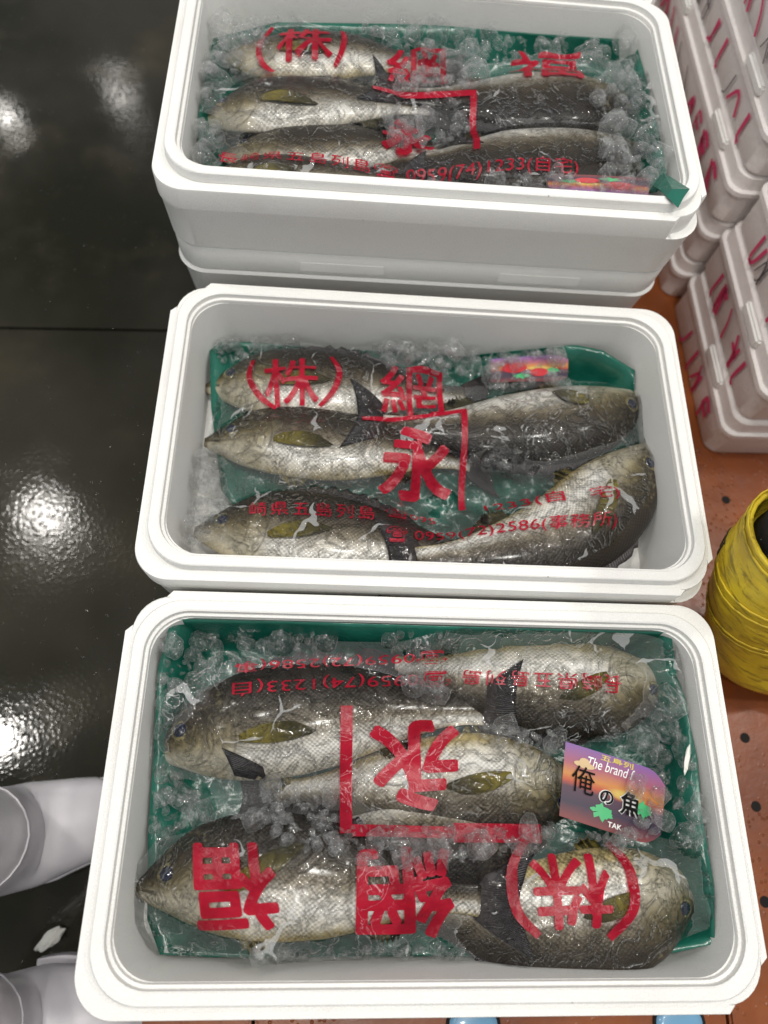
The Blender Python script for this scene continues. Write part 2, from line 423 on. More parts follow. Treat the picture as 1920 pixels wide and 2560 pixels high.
ZP = 0.17
YAW = 0.182
def rot2(v, a): return Vector((v[0] * math.cos(a) - v[1] * math.sin(a), v[0] * math.sin(a) + v[1] * math.cos(a)))
pl = at(306, 2207, ZP)         # pallet near-left point
ex = rot2((1, 0), YAW); ey = rot2((0, 1), YAW)
def build_pallet():
    root = empty('orange_pallet', (pl.x, pl.y, 0), YAW)
    tag(root, 'orange plastic pallet with small round holes under the foam boxes', 'pallet')
    x0, x1, y0, y1 = 0.0, 1.7, -0.35, 2.2
    def deck(xa, xb):
        bm = bmesh.new()
        vs_ = [(xa, y0, ZP - 0.03), (xb, y0, ZP - 0.03), (xb, y1, ZP - 0.03), (xa, y1, ZP - 0.03),
               (xa, y0, ZP), (xb, y0, ZP), (xb, y1, ZP), (xa, y1, ZP)]
        q = [bm.verts.new(v) for v in vs_]
        for f in ((3, 2, 1, 0), (4, 5, 6, 7), (0, 1, 5, 4), (1, 2, 6, 5), (2, 3, 7, 6), (3, 0, 4, 7)): bm.faces.new([q[i] for i in f])
        bmesh.ops.bevel(bm, geom=[e for e in bm.edges], offset=0.003, segments=2, affect='EDGES')
        me = bpy.data.meshes.new('deck_board'); bm.to_mesh(me); bm.free()
        return me
    for xa, xb in ((0.0, 0.118), (0.122, 0.66), (0.664, 1.7)):
        link('deck_board', deck(xa, xb), PALLET, root, smooth=False)
    inv = Matrix.Rotation(-YAW, 2)
    # drainage holes: dark discs on the deck, their inner shade put into the colour
    for k, (hx, hy) in enumerate([(1609, 1594), (1633, 1742), (1652, 1948), (1568, 1080), (1520, 829), (1541, 958), (1494, 708), (1655, 1380)]):
        w = at(hx, hy, ZP); l = inv @ Vector((w.x - pl.x, w.y - pl.y))
        n = 20; r = 0.0052
        v = []
        for rr, z in ((r * 1.25, ZP + 0.0006), (r, ZP + 0.0009), (r * 0.9, ZP + 0.0007)):
            v += [(l.x + rr * math.cos(2 * math.pi * i / n), l.y + rr * math.sin(2 * math.pi * i / n), z) for i in range(n)]
        f = [(a * n + i, a * n + (i + 1) % n, (a + 1) * n + (i + 1) % n, (a + 1) * n + i) for a in range(2) for i in range(n)] + [tuple(range(2 * n, 3 * n))]
        link('drain_hole', mesh('drain_hole', v, f), HOLE, root)
    for hx, hy in ((1022, 2212), (1466, 2208)):
        w = at(hx, hy, ZP); l = inv @ Vector((w.x - pl.x, w.y - pl.y))
        n = 28
        def ring(rx, ry, z): return [(l.x + rx * math.cos(2 * math.pi * i / n), l.y + ry * math.sin(2 * math.pi * i / n), z) for i in range(n)]
        v = ring(0.028, 0.020, ZP + 0.001) + ring(0.026, 0.018, ZP + 0.004) + ring(0.020, 0.013, ZP + 0.006)
        f = [(a * n + i, a * n + (i + 1) % n, (a + 1) * n + (i + 1) % n, (a + 1) * n + i) for a in range(2) for i in range(n)] + [tuple(range(2 * n, 3 * n))]
        o = link('grip_pad', mesh('grip_pad', v, f), BLUE, root)
        v = ring(0.031, 0.023, ZP + 0.0006) + ring(0.031, 0.023, ZP + 0.0016) + ring(0.027, 0.019, ZP + 0.0022)
        f = [(a * n + i, a * n + (i + 1) % n, (a + 1) * n + (i + 1) % n, (a + 1) * n + i) for a in range(2) for i in range(n)]
        link('pad_collar', mesh('pad_collar', v, f), HOLE, o)
    for px in (0.06, 0.80, 1.60):
        for py in (-0.25, 0.9, 2.1):
            bm = bmesh.new(); bmesh.ops.create_cube(bm, size=1, matrix=Matrix.Translation((px, py, (ZP - 0.03) / 2)) @ Matrix.Diagonal((0.1, 0.14, ZP - 0.031, 1)))
            me = bpy.data.meshes.new('block'); bm.to_mesh(me); bm.free()
            link('foot_block', me, PALLET, root, smooth=False)
build_pallet()

# ------------------------------------------------------------------ foam boxes
BL, BW = 0.58, 0.3408          # raised ring outline
IL, IW = 0.5573, 0.3179        # opening
def rrect(L, W, r, n=8, notch=None, nn=0.036, nd=0.0065):
    """rounded rectangle, counter-clockwise from bottom-left; notch = set of corners ('tl','br') where the outline steps in"""
    out = []
    cs = [('bl', -1, -1, math.pi), ('br', 1, -1, 1.5 * math.pi), ('tr', 1, 1, 0), ('tl', -1, 1, 0.5 * math.pi)]
    for nm, sx, sy, a0 in cs:
        if notch and nm in notch:
            x, y = sx * (L / 2 - nd), sy * (W / 2 - nd)
            r2 = r
            arc = [(x - sx * r2 + r2 * math.cos(a0 + k * math.pi / 2 / n), y - sy * r2 + r2 * math.sin(a0 + k * math.pi / 2 / n)) for k in range(n + 1)]
            h_end, v_end = (sx * (L / 2 - nn - 0.012), sy * W / 2), (sx * L / 2, sy * (W / 2 - nn - 0.012))
            h_in, v_in = (sx * (L / 2 - nn), sy * (W / 2 - nd)), (sx * (L / 2 - nd), sy * (W / 2 - nn))
            hm, vm_ = (sx * (L / 2 - nn - 0.006), sy * W / 2), (sx * L / 2, sy * (W / 2 - nn - 0.006))
            if nm in ('bl', 'tr'): seq = [v_end, vm_, v_in] + arc + [h_in, hm, h_end]
            else: seq = [h_end, hm, h_in] + arc + [v_in, vm_, v_end]
            out += seq
        else:
            x, y = sx * (L / 2 - r), sy * (W / 2 - r)
            k_ = n + 6 if notch else n
            arc = [(x + r * math.cos(a0 + k * math.pi / 2 / k_), y + r * math.sin(a0 + k * math.pi / 2 / k_)) for k in range(k_ + 1)]
            out += arc
    return out
def loft(loops, cap0=True, cap1=True):
    n = len(loops[0]); v = []; f = []
    for lp in loops: v += lp
    for k in range(len(loops) - 1):
        for i in range(n):
            j = (i + 1) % n
            f.append((k * n + i, k * n + j, (k + 1) * n + j, (k + 1) * n + i))
    if cap0: f.append(tuple(range(n - 1, -1, -1)))
    if cap1: f.append(tuple((len(loops) - 1) * n + i for i in range(n)))
    return v, f
def Z(lp, z, jit=0.0):
    return [(x, y, z) for x, y in lp]
def clean(me):
    bm = bmesh.new(); bm.from_mesh(me)
    bmesh.ops.remove_doubles(bm, verts=bm.verts, dist=0.00005)
    bmesh.ops.recalc_face_normals(bm, faces=bm.faces)
    bm.to_mesh(me); bm.free(); return me
OL, OW = 0.604, 0.3648
NOT = ('tl', 'br')
def foam_box(cx, cy, zrim, yaw, H, D, label, group=None, lug=True, mat=None, taper=0.022):
    mat = mat or FOAM
    root = empty('foam_box', (cx, cy, zrim), yaw)
    tag(root, label, 'foam box', group)
    R = 0.040
    ring = lambda z, L, W, r: Z(rrect(L, W, r, 10), z)
    # body: outer shell from foot to ledge and the inside down to the inner floor
    n1 = lambda z, g_=0.0, nt=NOT: Z(rrect(OL - g_, OW - g_, 0.036, 8, nt), z)
    def same(z, g_=0.0): # full outline with matching vertex count
        a = rrect(OL - g_, OW - g_, 0.036, 8, NOT); b = []
        full = rrect(OL - g_, OW - g_, 0.036, 8, NOT, nd=0.0)
        return Z(full, z)
    loops = [same(-H, taper + .005), same(-H + 0.004, taper), same(-0.044, 0.003), same(-0.038, 0.0), n1(-0.0375), n1(-0.0135), n1(-0.012, 0.0012)]
    v, f = loft(loops, True, True)
    me = clean(mesh('body', v, f))
    k = 10
    body = link('body', me, mat, root)
    # cut the cavity
    cav = [Z(rrect(IL - 0.022, IW - 0.022, 0.035, k), -D - 0.001), Z(rrect(IL - 0.007, IW - 0.007, 0.040, k), -0.003), Z(rrect(IL - 0.007, IW - 0.007, 0.040, k), 0.02)]
    cv, cf = loft(cav); cme = clean(mesh('cavity', cv, cf))
    cut = bpy.data.objects.new('cavity_cutter', cme); COL.objects.link(cut); cut.parent = root
    bpy.context.view_layer.update()
    md = body.modifiers.new('b', 'BOOLEAN'); md.operation = 'DIFFERENCE'; md.object = cut; md.solver = 'EXACT'
    dg = bpy.context.evaluated_depsgraph_get()
    nm = bpy.data.meshes.new_from_object(body.evaluated_get(dg))
    body.modifiers.clear(); body.data = nm
    bpy.data.objects.remove(cut)
    auto_smooth(body, 32)
    # raised ring with the inner lip
    loops = [ring(-0.0115, BL + 0.001, BW + 0.001, 0.046), ring(-0.002, BL, BW, 0.046), ring(-0.0008, BL - 0.0008, BW - 0.0008, 0.046), ring(0, BL - 0.003, BW - 0.003, 0.045),
             ring(0, IL + 0.003, IW + 0.003, 0.041), ring(-0.001, IL, IW, 0.040), ring(-0.007, IL - 0.001, IW - 0.001, 0.040),
             ring(-0.0075, IL - 0.0065, IW - 0.0065, 0.037), ring(-0.009, IL - 0.0076, IW - 0.0076, 0.0365), ring(-0.0115, IL - 0.0078, IW - 0.0078, 0.0365)]
    loops.append(loops[0])
    v, f = loft(loops, False, False)
    me = clean(mesh('rim', v, f))
    # tiny chips in the foam along the edges
    for vv in me.vertices:
        s_ = noise.noise(Vector(vv.co) * 60)
        if s_ > 0.3: vv.co.z -= 0.0
    o = link('rim', me, mat, root); auto_smooth(o, 32)
    return root

ZF, ZM, ZT = CAMZ - 0.69015, CAMZ - 0.67154, CAMZ - 0.55041
BOX = {'F': (0.0962, 0.0224, ZF, 0.18187), 'M': (0.0321, 0.3865, ZM, 0.18058), 'T': (-0.0437, 0.7625, ZT, 0.18670)}
GB = 'open foam boxes of fish'
foam_box(*BOX['F'], ZF - ZP, 0.088, 'nearest open white foam box, with the upside down red printing', GB)
foam_box(*BOX['M'], ZM - ZP, 0.112, 'middle open white foam box, with an empty bare corner at its lower right', GB)
hT = 0.100
foam_box(*BOX['T'], hT, 0.086, 'farthest and highest open white foam box, stacked on closed ones', GB, taper=0.008)

def closed_lid_box(cx, cy, ztop, yaw, h_lid, H, lab_lid, lab_box):
    """a lid seated on a box below"""
    b = empty('foam_box', (cx, cy, ztop - h_lid), yaw); tag(b, lab_box, 'foam box')
    def o_(z, g_): return Z(rrect(OL - g_, OW - g_, 0.036, 10), z)
    v, f = loft([o_(-h_lid + 0.0005, 0.012), o_(-h_lid + 0.003, 0.010), o_(-0.007, 0.009), o_(-0.002, 0.010), o_(-0.0005, 0.013)])
    t = link('lid', clean(mesh('lid', v, f)), FOAM, b); auto_smooth(t, 35); t.location = (0, 0, h_lid)
    for cx_ in (-0.10, 0.14):      # finger recess lips on the near side
        w = 0.05
        bm = bmesh.new()
        bmesh.ops.create_cube(bm, size=1, matrix=Matrix.Translation((cx_, -(OW - 0.010) / 2, -h_lid / 2 - 0.004)) @ Matrix.Diagonal((2 * w, 0.0016, h_lid * 0.42, 1)))
        bmesh.ops.bevel(bm, geom=bm.edges[:], offset=0.0006, segments=2, affect='EDGES')
        me = bpy.data.meshes.new('grip'); bm.to_mesh(me); bm.free()
        link('grip', me, FOAM, t, smooth=False)
    v, f = loft([o_(-H, 0.05), o_(-H + 0.004, 0.045), o_(-0.012, 0.012), o_(-0.004, 0.006), o_(-0.0005, 0.010)])
    o = link('body', clean(mesh('body', v, f)), FOAM, b); auto_smooth(o, 35)
    for cx_ in (-0.10, 0.14):
        bm = bmesh.new()
        bmesh.ops.create_cube(bm, size=1, matrix=Matrix.Translation((cx_, -(OW - 0.016) / 2, -0.016)) @ Matrix.Diagonal((0.1, 0.0026, 0.012, 1)))
        bmesh.ops.bevel(bm, geom=bm.edges[:], offset=0.0008, segments=2, affect='EDGES')
        me = bpy.data.meshes.new('grip'); bm.to_mesh(me); bm.free()
        link('grip', me, FOAM, b, smooth=False)
bx = BOX['T']
closed_lid_box(bx[0], bx[1] + 0.001, bx[2] - hT, bx[3], 0.037, bx[2] - hT - 0.037 - ZP, '', 'closed white foam box with its lid on, under the farthest open box')
# the box behind, only its near right corner in frame
c = at(1440, 14, ZT - 0.02)
q = rot2((OL / 2, -OW / 2), 0.186)
foam_box(c.x - q.x, c.y - q.y, ZT - 0.02, 0.186, 0.12, 0.09, 'white foam box at the top edge, showing only its near right corner')
b2 = empty('foam_box', (c.x - q.x, c.y - q.y, ZP), 0.186); tag(b2, 'white foam box below the one at the top edge, behind the farthest stack', 'foam box')
v, f = loft([Z(rrect(OL - .05, OW - .05, 0.036, 8), 0.0), Z(rrect(OL - .02, OW - .02, 0.036, 8), ZT - 0.02 - 0.1205 - ZP)])
link('body', clean(mesh('body', v, f)), FOAM, b2, smooth=False)

# ------------------------------------------------------------------ fish
PU = [0, .02, .05, .09, .14, .20, .27, .36, .46, .56, .66, .76, .86, .94, 1.0]
PD = [.015, .032, .055, .078, .112, .142, .163, .176, .175, .161, .135, .102, .066, .047, .050]
PV = [.016, .032, .054, .076, .106, .132, .150, .160, .157, .142, .114, .080, .050, .041, .045]
PT = [.008, .017, .029, .041, .051, .058, .062, .064, .061, .054, .043, .031, .019, .012, .008]
def itp(u, a): return float(np.interp(u, PU, a))
def sitp(u, a):  # smoothed
    return (itp(max(u - .015, 0), a) + itp(u, a) + itp(min(u + .015, 1), a)) / 3
def catmull(P, n):
    P = [Vector(p) for p in P]
    P = [P[0] * 2 - P[1]] + P + [P[-1] * 2 - P[-2]]
    out = []
    for i in range(1, len(P) - 2):
        for k in range(12):
            t = k / 12
            out.append(0.5 * ((2 * P[i]) + (P[i + 1] - P[i - 1]) * t + (2 * P[i - 1] - 5 * P[i] + 4 * P[i + 1] - P[i + 2]) * t * t + (3 * P[i] - P[i - 1] - 3 * P[i + 1] + P[i + 2]) * t ** 3))
    out.append(P[-2])
    d = [0]
    for a, b in zip(out, out[1:]): d.append(d[-1] + (b - a).length)
    L = d[-1]; res = []
    arr = np.array([p[:] for p in out])
    ts = np.linspace(0, L, n)
    q = np.stack([np.interp(ts, d, arr[:, k]) for k in range(arr.shape[1])], 1)
    return [Vector(r) for r in q], L
DRAPE = {'F': [], 'M': [], 'T': []}
def fish(box, pts, zs, label, hs=1.0, tail=(0, 0.14, 0.0), pect=(0.0, 1.0), group='whole fish laid on their sides', droop=None, eye=True, belly=1.0, head=1.0, dark=0.0):
    """pts: snout to tail root on the layout sheet; zs: height of the flank's top below the rim at each point"""
    hs *= {'F': .97, 'M': .90, 'T': .93}[box]
    zr = BOX[box][2]
    P3 = []
    for (px, py), z in zip(pts, zs):
        w = at(px, py, zr + z); P3.append(w)
    NS, NR = 84, 36
    sp_, L = catmull(P3, NS)
    V = []; F = []; MI = []; FC = []; FP = []
    frames = []
    for i in range(NS):
        t = (sp_[min(i + 1, NS - 1)] - sp_[max(i - 1, 0)]); t.z = 0; t.normalize()
        frames.append((t, Vector((-t.y, t.x, 0))))
    def topz(i, v):  # surface height above the centre plane
        u = i / (NS - 1)
        return sitp(u, PT) * L * (max(0, 1 - min(1, abs(v)) ** 2.2)) ** 0.62
    for i in range(NS):
        u = i / (NS - 1); t, n = frames[i]
        hd, hv, th = sitp(u, PD) * L * hs, sitp(u, PV) * L * hs * belly, sitp(u, PT) * L
        c = sp_[i] - Vector((0, 0, sitp(min(max(u, .3), .6), PT) * L))
        for k in range(NR):
            a = 2 * math.pi * k / NR
            v = math.cos(a); s = math.sin(a)
            y = hd * v if v > 0 else hv * v
            z = th * (1 if s > 0 else -1) * (max(0, 1 - abs(v) ** 2.2)) ** 0.62
            # relief of the gill cover and cheek
            if s > 0 and u < 0.34:
                r = math.hypot((u - .145) / .125, (v + .12) / .85)
                if u > .14: z -= 0.0008 * math.exp(-((r - 1.02) / .05) ** 2)
                if r < 1: z += 0.0006 * (1 - r)
                if u < .075:
                    m_ = v + 3.6 * u + .02
                    z -= 0.0020 * math.exp(-(m_ / .12) ** 2)
            V.append(c + n * y + Vector((0, 0, z)))
            FC.append((u, v, s)); FP.append((u * L, y, dark))
    for i in range(NS - 1):
        for k in range(NR):
            j = (k + 1) % NR
            F.append((i * NR + k, (i + 1) * NR + k, (i + 1) * NR + j, i * NR + j)); MI.append(0)
    F.append(tuple(range(NR))); MI.append(0)
    F.append(tuple((NS - 1) * NR + k for k in range(NR - 1, -1, -1))); MI.append(1)
    def put(v, fc=(0.5, 0, 0), fp=(0, 0, 0)):
        V.append(v); FC.append(fc); FP.append(fp); return len(V) - 1
    def sheet(grid, mi, th=0.0009):
        """grid[a][b] = (pos, fp); thin two-sided blade"""
        na, nb = len(grid), len(grid[0])
        top = [[put(g_[0] + Vector((0, 0, th / 2)), fp=g_[1]) for g_ in r] for r in grid]
        bot = [[put(g_[0] - Vector((0, 0, th / 2)), fp=g_[1]) for g_ in r] for r in grid]
        for a in range(na - 1):
            for b in range(nb - 1):
                F.append((top[a][b], top[a + 1][b], top[a + 1][b + 1], top[a][b + 1])); MI.append(mi)
                F.append((bot[a][b], bot[a][b + 1], bot[a + 1][b + 1], bot[a + 1][b])); MI.append(mi)
        ed = [(a, 0) for a in range(na)] + [(na - 1, b) for b in range(1, nb)] + [(a, nb - 1) for a in range(na - 2, -1, -1)] + [(0, b) for b in range(nb - 2, 0, -1)]
        for (a, b), (c_, d_) in zip(ed, ed[1:] + ed[:1]):
            F.append((top[a][b], top[c_][d_], bot[c_][d_], bot[a][b])); MI.append(mi)
    # caudal fin
    ang, tl, tz = tail
    under = None
    if DRAPE[box]:
        VV = []; FF = []
        for v_, f_ in DRAPE[box]:
            o_ = len(VV); VV += v_; FF += [tuple(i_ + o_ for i_ in ff) for ff in f_]
        under = BVHTree.FromPolygons([tuple(v_) for v_ in VV], FF)
    def lay(pos, s=1.0):
        if under is None: return pos
        h = under.ray_cast(Vector((pos.x, pos.y, 3.0)), Vector((0, 0, -1)))[0]
        if h is not None and h.z + .002 > pos.z: pos.z = pos.z + (h.z + .002 - pos.z) * min(1, s)
        return pos
    t, n = frames[-1]; base = sp_[-1] - Vector((0, 0, sitp(.5, PT) * L))
    ca, sa = math.cos(ang), math.sin(ang)
    t2 = t * ca + n * sa; n2 = n * ca - t * sa
    g_ = []
    NA, NB = 12, 15
    for a in range(NA):
        s = a / (NA - 1); row = []
        for b in range(NB):
            w = b / (NB - 1) * 2 - 1
            ln = tl * L * (0.72 + 0.30 * abs(w) ** 1.5)
            wd = L * (0.045 + (0.135 - 0.045) * s ** 0.8)
            pos = base + t2 * (ln * s - 0.02 * L) + n2 * (wd * w) + Vector((0, 0, tz * s + 0.0016 * math.sin(w * 9 + s * 4) * s + 0.004 * math.sin(3 * w + 1) * s))
            row.append((lay(pos, .3 + 2.4 * s), (s * 0.1, w * 0.30, 0)))
        g_.append(row)
    sheet(g_, 1, 0.0012)
    # dorsal and anal fins, folded along the edges
    for u0, u1, sd, hh, mi in ((.27, .84, 1, .040, 1), (.66, .82, -1, .045, 2), (.30, .42, -1, .040, 2)):
        g_ = []
        for a in range(26):
            u = u0 + (u1 - u0) * a / 25; i = min(int(u * (NS - 1)), NS - 1); t, n = frames[i]
            hd = (sitp(u, PD) if sd > 0 else sitp(u, PV) * belly) * L * hs
            c = sp_[i] - Vector((0, 0, sitp(min(max(u, .3), .6), PT) * L)) - Vector((0, 0, 0.002))
            e = math.sin(math.pi * min(1, (a / 25) * 1.15)) ** 0.6 if a < 25 else 0.05
            spike = 1 + 0.25 * math.sin(a * 2.6)
            g_.append([(c + n * sd * (hd * 0.93 + hh * L * e * spike * b / 3) + t * (0.02 * L * b / 3), (u * .1, a * .045, 0)) for b in range(4)])
        sheet(g_, mi, 0.0014)
    # pectoral fin resting on the flank
    pa, pl_ = pect
    if pl_ > 0:
        u0 = .285; i0 = int(u0 * (NS - 1)); t, n = frames[i0]
        d = t * math.cos(pa) + n * math.sin(pa); e = n * math.cos(pa) - t * math.sin(pa)
        hd = sitp(u0, PV) * L * hs
        root_ = sp_[i0] - n * hd * .22 
        g_ = []
        for a in range(14):
            s = a / 13; row = []
            for b in range(8):
                w = b / 7 * 2 - 1
                wd = L * 0.027 * (0.22 + 0.85 * math.sin(math.pi * min(1, (s * .86 + .03))) ** .8) * (1 if s < .95 else .75)
                q = root_ + d * (0.215 * L * pl_ * s * (1 - 0.18 * (w + 1) / 2)) + e * wd * w
                # find flank height there
                j = min(range(max(i0 - 8, 0), min(i0 + 34, NS)), key=lambda jj: (sp_[jj].xy - q.xy).length_squared - 0)
                off = (q - sp_[j]).dot(frames[j][1]); hh = (sitp(j / (NS - 1), PD) if off > 0 else sitp(j / (NS - 1), PV)) * L * hs
                zc = sp_[j].z - sitp(min(max(j / (NS - 1), .3), .6), PT) * L + topz(j, off / hh)
                q.z = zc + 0.0016 + 0.0035 * math.sin(math.pi * s)
                row.append((q, (s * .08, w * .16 + s * .02, 0)))
            g_.append(row)
        sheet(g_, 2, 0.0008)
    # eye: iris dome and pupil
    if eye:
        ue, ve = .115, .30; i = int(ue * (NS - 1)); t, n = frames[i]
        hd = sitp(ue, PD) * L * hs
        c = sp_[i] - Vector((0, 0, sitp(.3, PT) * L)) + n * hd * ve + Vector((0, 0, topz(i, ve)))
        # tilt with the surface
        up_ = (Vector((0, 0, 1)) + n * 0.22 - t * 0.32).normalized(); tx = t - up_ * t.dot(up_); tx.normalize(); ty = up_.cross(tx)
        for R_, hgt, mi, base_ in ((0.0300 * L, 0.0075 * L, 3, -0.0030 * L), (0.0195 * L, 0.0058 * L, 4, 0.0028 * L)):
            rows = []
            for a in range(6):
                th = a / 5 * math.pi / 2
                rows.append([put(c + (tx * math.cos(ph) * 1.08 + ty * math.sin(ph)) * R_ * math.cos(th) + up_ * (base_ + hgt * math.sin(th)), (ue, ve, 1)) for ph in [2 * math.pi * k / 20 for k in range(20)]])
            for a in range(5):
                for k in range(20):
                    F.append((rows[a][k], rows[a][(k + 1) % 20], rows[a + 1][(k + 1) % 20], rows[a + 1][k])); MI.append(mi)
    o0 = sp_[NS // 2].copy(); o0.z -= sitp(.5, PT) * L * 2
    DRAPE[box].append(([v.copy() for v in V], [tuple(f_) for f_ in F]))
    me = mesh('fish', [v - o0 for v in V], F, MI)
    a1 = me.attributes.new('fc', 'FLOAT_VECTOR', 'POINT'); a1.data.foreach_set('vector', np.array(FC, dtype=np.float32).ravel())
    off = np.array([random.random() * 3, random.random() * 3, 0])
    a2 = me.attributes.new('fp', 'FLOAT_VECTOR', 'POINT'); a2.data.foreach_set('vector', (np.array(FP) + 0).astype(np.float32).ravel())
    o = link('fish', me, FISHMATS); o.location = o0
    tag(o, label, 'fish', group)
    return o

# nearest box
fish('F', [(1468, 1462), (1320, 1478), (1130, 1462), (855, 1440)], [-.046, -.034, -.036, -.048], 'pale bellied fish at the upper right of the nearest box, head right', 1.06, (-0.50, .2, .012), (0.5, .9), dark=-0.22)
fish('F', [(313, 1618), (500, 1572), (760, 1540), (1050, 1532)], [-.045, -.024, -.026, -.040], 'fish at the upper left of the nearest box, below the backwards telephone digits', 0.98, (0.05, .15, .004), dark=0.12)
fish('F', [(1290, 1716), (1120, 1700), (900, 1700), (590, 1716)], [-.052, -.040, -.040, -.058], 'fish in the centre of the nearest box, its head against the sunset card', 1.02, (0.0, .16, .0), (0.25, 1.0), dark=-0.12)
fish('F', [(1190, 1818), (1010, 1828), (800, 1822), (590, 1800)], [-.052, -.038, -.036, -.050], 'dark fish almost buried under ice between the rows of the nearest box', 0.9, (0.0, .14, .0), (.2, .0), dark=.6)
fish('F', [(1532, 1925), (1400, 1958), (1180, 1985), (860, 1965)], [-.044, -.022, -.034, -.058], 'large headed fish at the lower right of the nearest box, snout in the corner', 1.12, (0.0, .14, -.004), (.3, .8), dark=-0.2)
fish('F', [(282, 1928), (470, 1900), (740, 1915), (1045, 1950)], [-.040, -.018, -.018, -.034], 'fish at the lower left of the nearest box, under upside down characters', 1.0, (0.05, .17, .010), (.55, 1.15), dark=-0.05)
# middle box
fish('M', [(438, 818), (570, 808), (770, 826), (1010, 842)], [-.075, -.052, -.052, -.066], 'fish along the back of the middle box, under the bracketed red character', 1.02, (0.0, .15, -.004), (.2, 1.0))
fish('M', [(436, 938), (590, 932), (770, 955), (1020, 985)], [-.072, -.050, -.050, -.062], 'fish left of centre in the middle box, a dark tail fin on its back', 1.0, (0.05, .13, -.004), (.05, 1.0))
fish('M', [(1408, 836), (1270, 885), (1060, 908), (830, 902)], [-.058, -.044, -.046, -.050], 'fish at the upper right of the middle box, tail laid over its neighbour', 0.98, (-0.1, .15, .004), (-.55, .6), dark=0.22)
fish('M', [(413, 1135), (570, 1135), (770, 1160), (1040, 1195)], [-.062, -.040, -.040, -.055], 'fish at the lower left of the middle box, with a gaping mouth', 1.04, (0.1, .13, -.004), (.28, 1.0))
fish('M', [(1424, 944), (1330, 1060), (1190, 1150), (905, 1198)], [-.050, -.034, -.032, -.034], 'curved fish lying diagonally at the right of the middle box', 1.02, (-.15, .15, .006), (.42, 1.0), dark=-0.02)
# farthest box
fish('T', [(478, 92), (600, 96), (760, 100), (960, 128)], [-.045, -.028, -.028, -.045], 'fish at the back left of the farthest box, head buried in ice', 0.95, (0, .15, 0), (.1, .9))
fish('T', [(426, 232), (560, 202), (720, 200), (930, 212)], [-.045, -.022, -.022, -.036], 'dark backed fish second from the back in the farthest box, head uncovered', 1.0, (0, .14, -.004), (-.05, 1.1), dark=0.22)
fish('T', [(1398, 200), (1250, 188), (1070, 190), (870, 178)], [-.046, -.024, -.024, -.026], 'brown fish at the back right of the farthest box, head under ice lumps', 1.02, (-.2, .16, .006), (.3, .0), dark=0.3)
fish('T', [(1422, 300), (1260, 318), (1080, 318), (850, 330)], [-.044, -.020, -.020, -.034], 'dark fish at the front right of the farthest box, snout covered by ice', 1.05, (.1, .15, .002), (.2, .0), dark=0.36)
fish('T', [(470, 310), (600, 302), (760, 300), (960, 300)], [-.048, -.030, -.030, -.045], 'fish third from the back in the farthest box, only its dark back showing', 0.96, (0, .14, -.004), (0, .0), dark=0.3)
fish('T', [(420, 372), (550, 368), (700, 372), (880, 372)], [-.042, -.024, -.026, -.036], 'front left fish of the farthest box, cut off by the near rim below its eye', 1.0, (0.1, .16, 0), (.35, 1.0))

# ------------------------------------------------------------------ green liners
def inside(poly, x, y):
    r = False; j = len(poly) - 1
    for i in range(len(poly)):
        xi, yi = poly[i]; xj, yj = poly[j]
        if (yi > y) != (yj > y) and x < (xj - xi) * (y - yi) / (yj - yi) + xi: r = not r
        j = i
    return r
def to_local(box, w):
    cx, cy, zr, ya = BOX[box]
    d = rot2((w.x - cx, w.y - cy), -ya); return Vector((d.x, d.y, w.z - zr))
def to_world(box, x, y, z):
    cx, cy, zr, ya = BOX[box]
    d = rot2((x, y), ya); return Vector((cx + d.x, cy + d.y, zr + z))
def edge_dist(poly, x, y):
    best = 9
    for (x0, y0), (x1, y1) in zip(poly, poly[1:] + poly[:1]):
        dx, dy = x1 - x0, y1 - y0; t = max(0, min(1, ((x - x0) * dx + (y - y0) * dy) / (dx * dx + dy * dy + 1e-12)))
        best = min(best, math.hypot(x - x0 - t * dx, y - y0 - t * dy))
    return best
def wall_limit(z, D):
    s = 0.011 * min(1, -z / D) + 0.0045
    return IL / 2 - s, IW / 2 - s
LINERV = {}
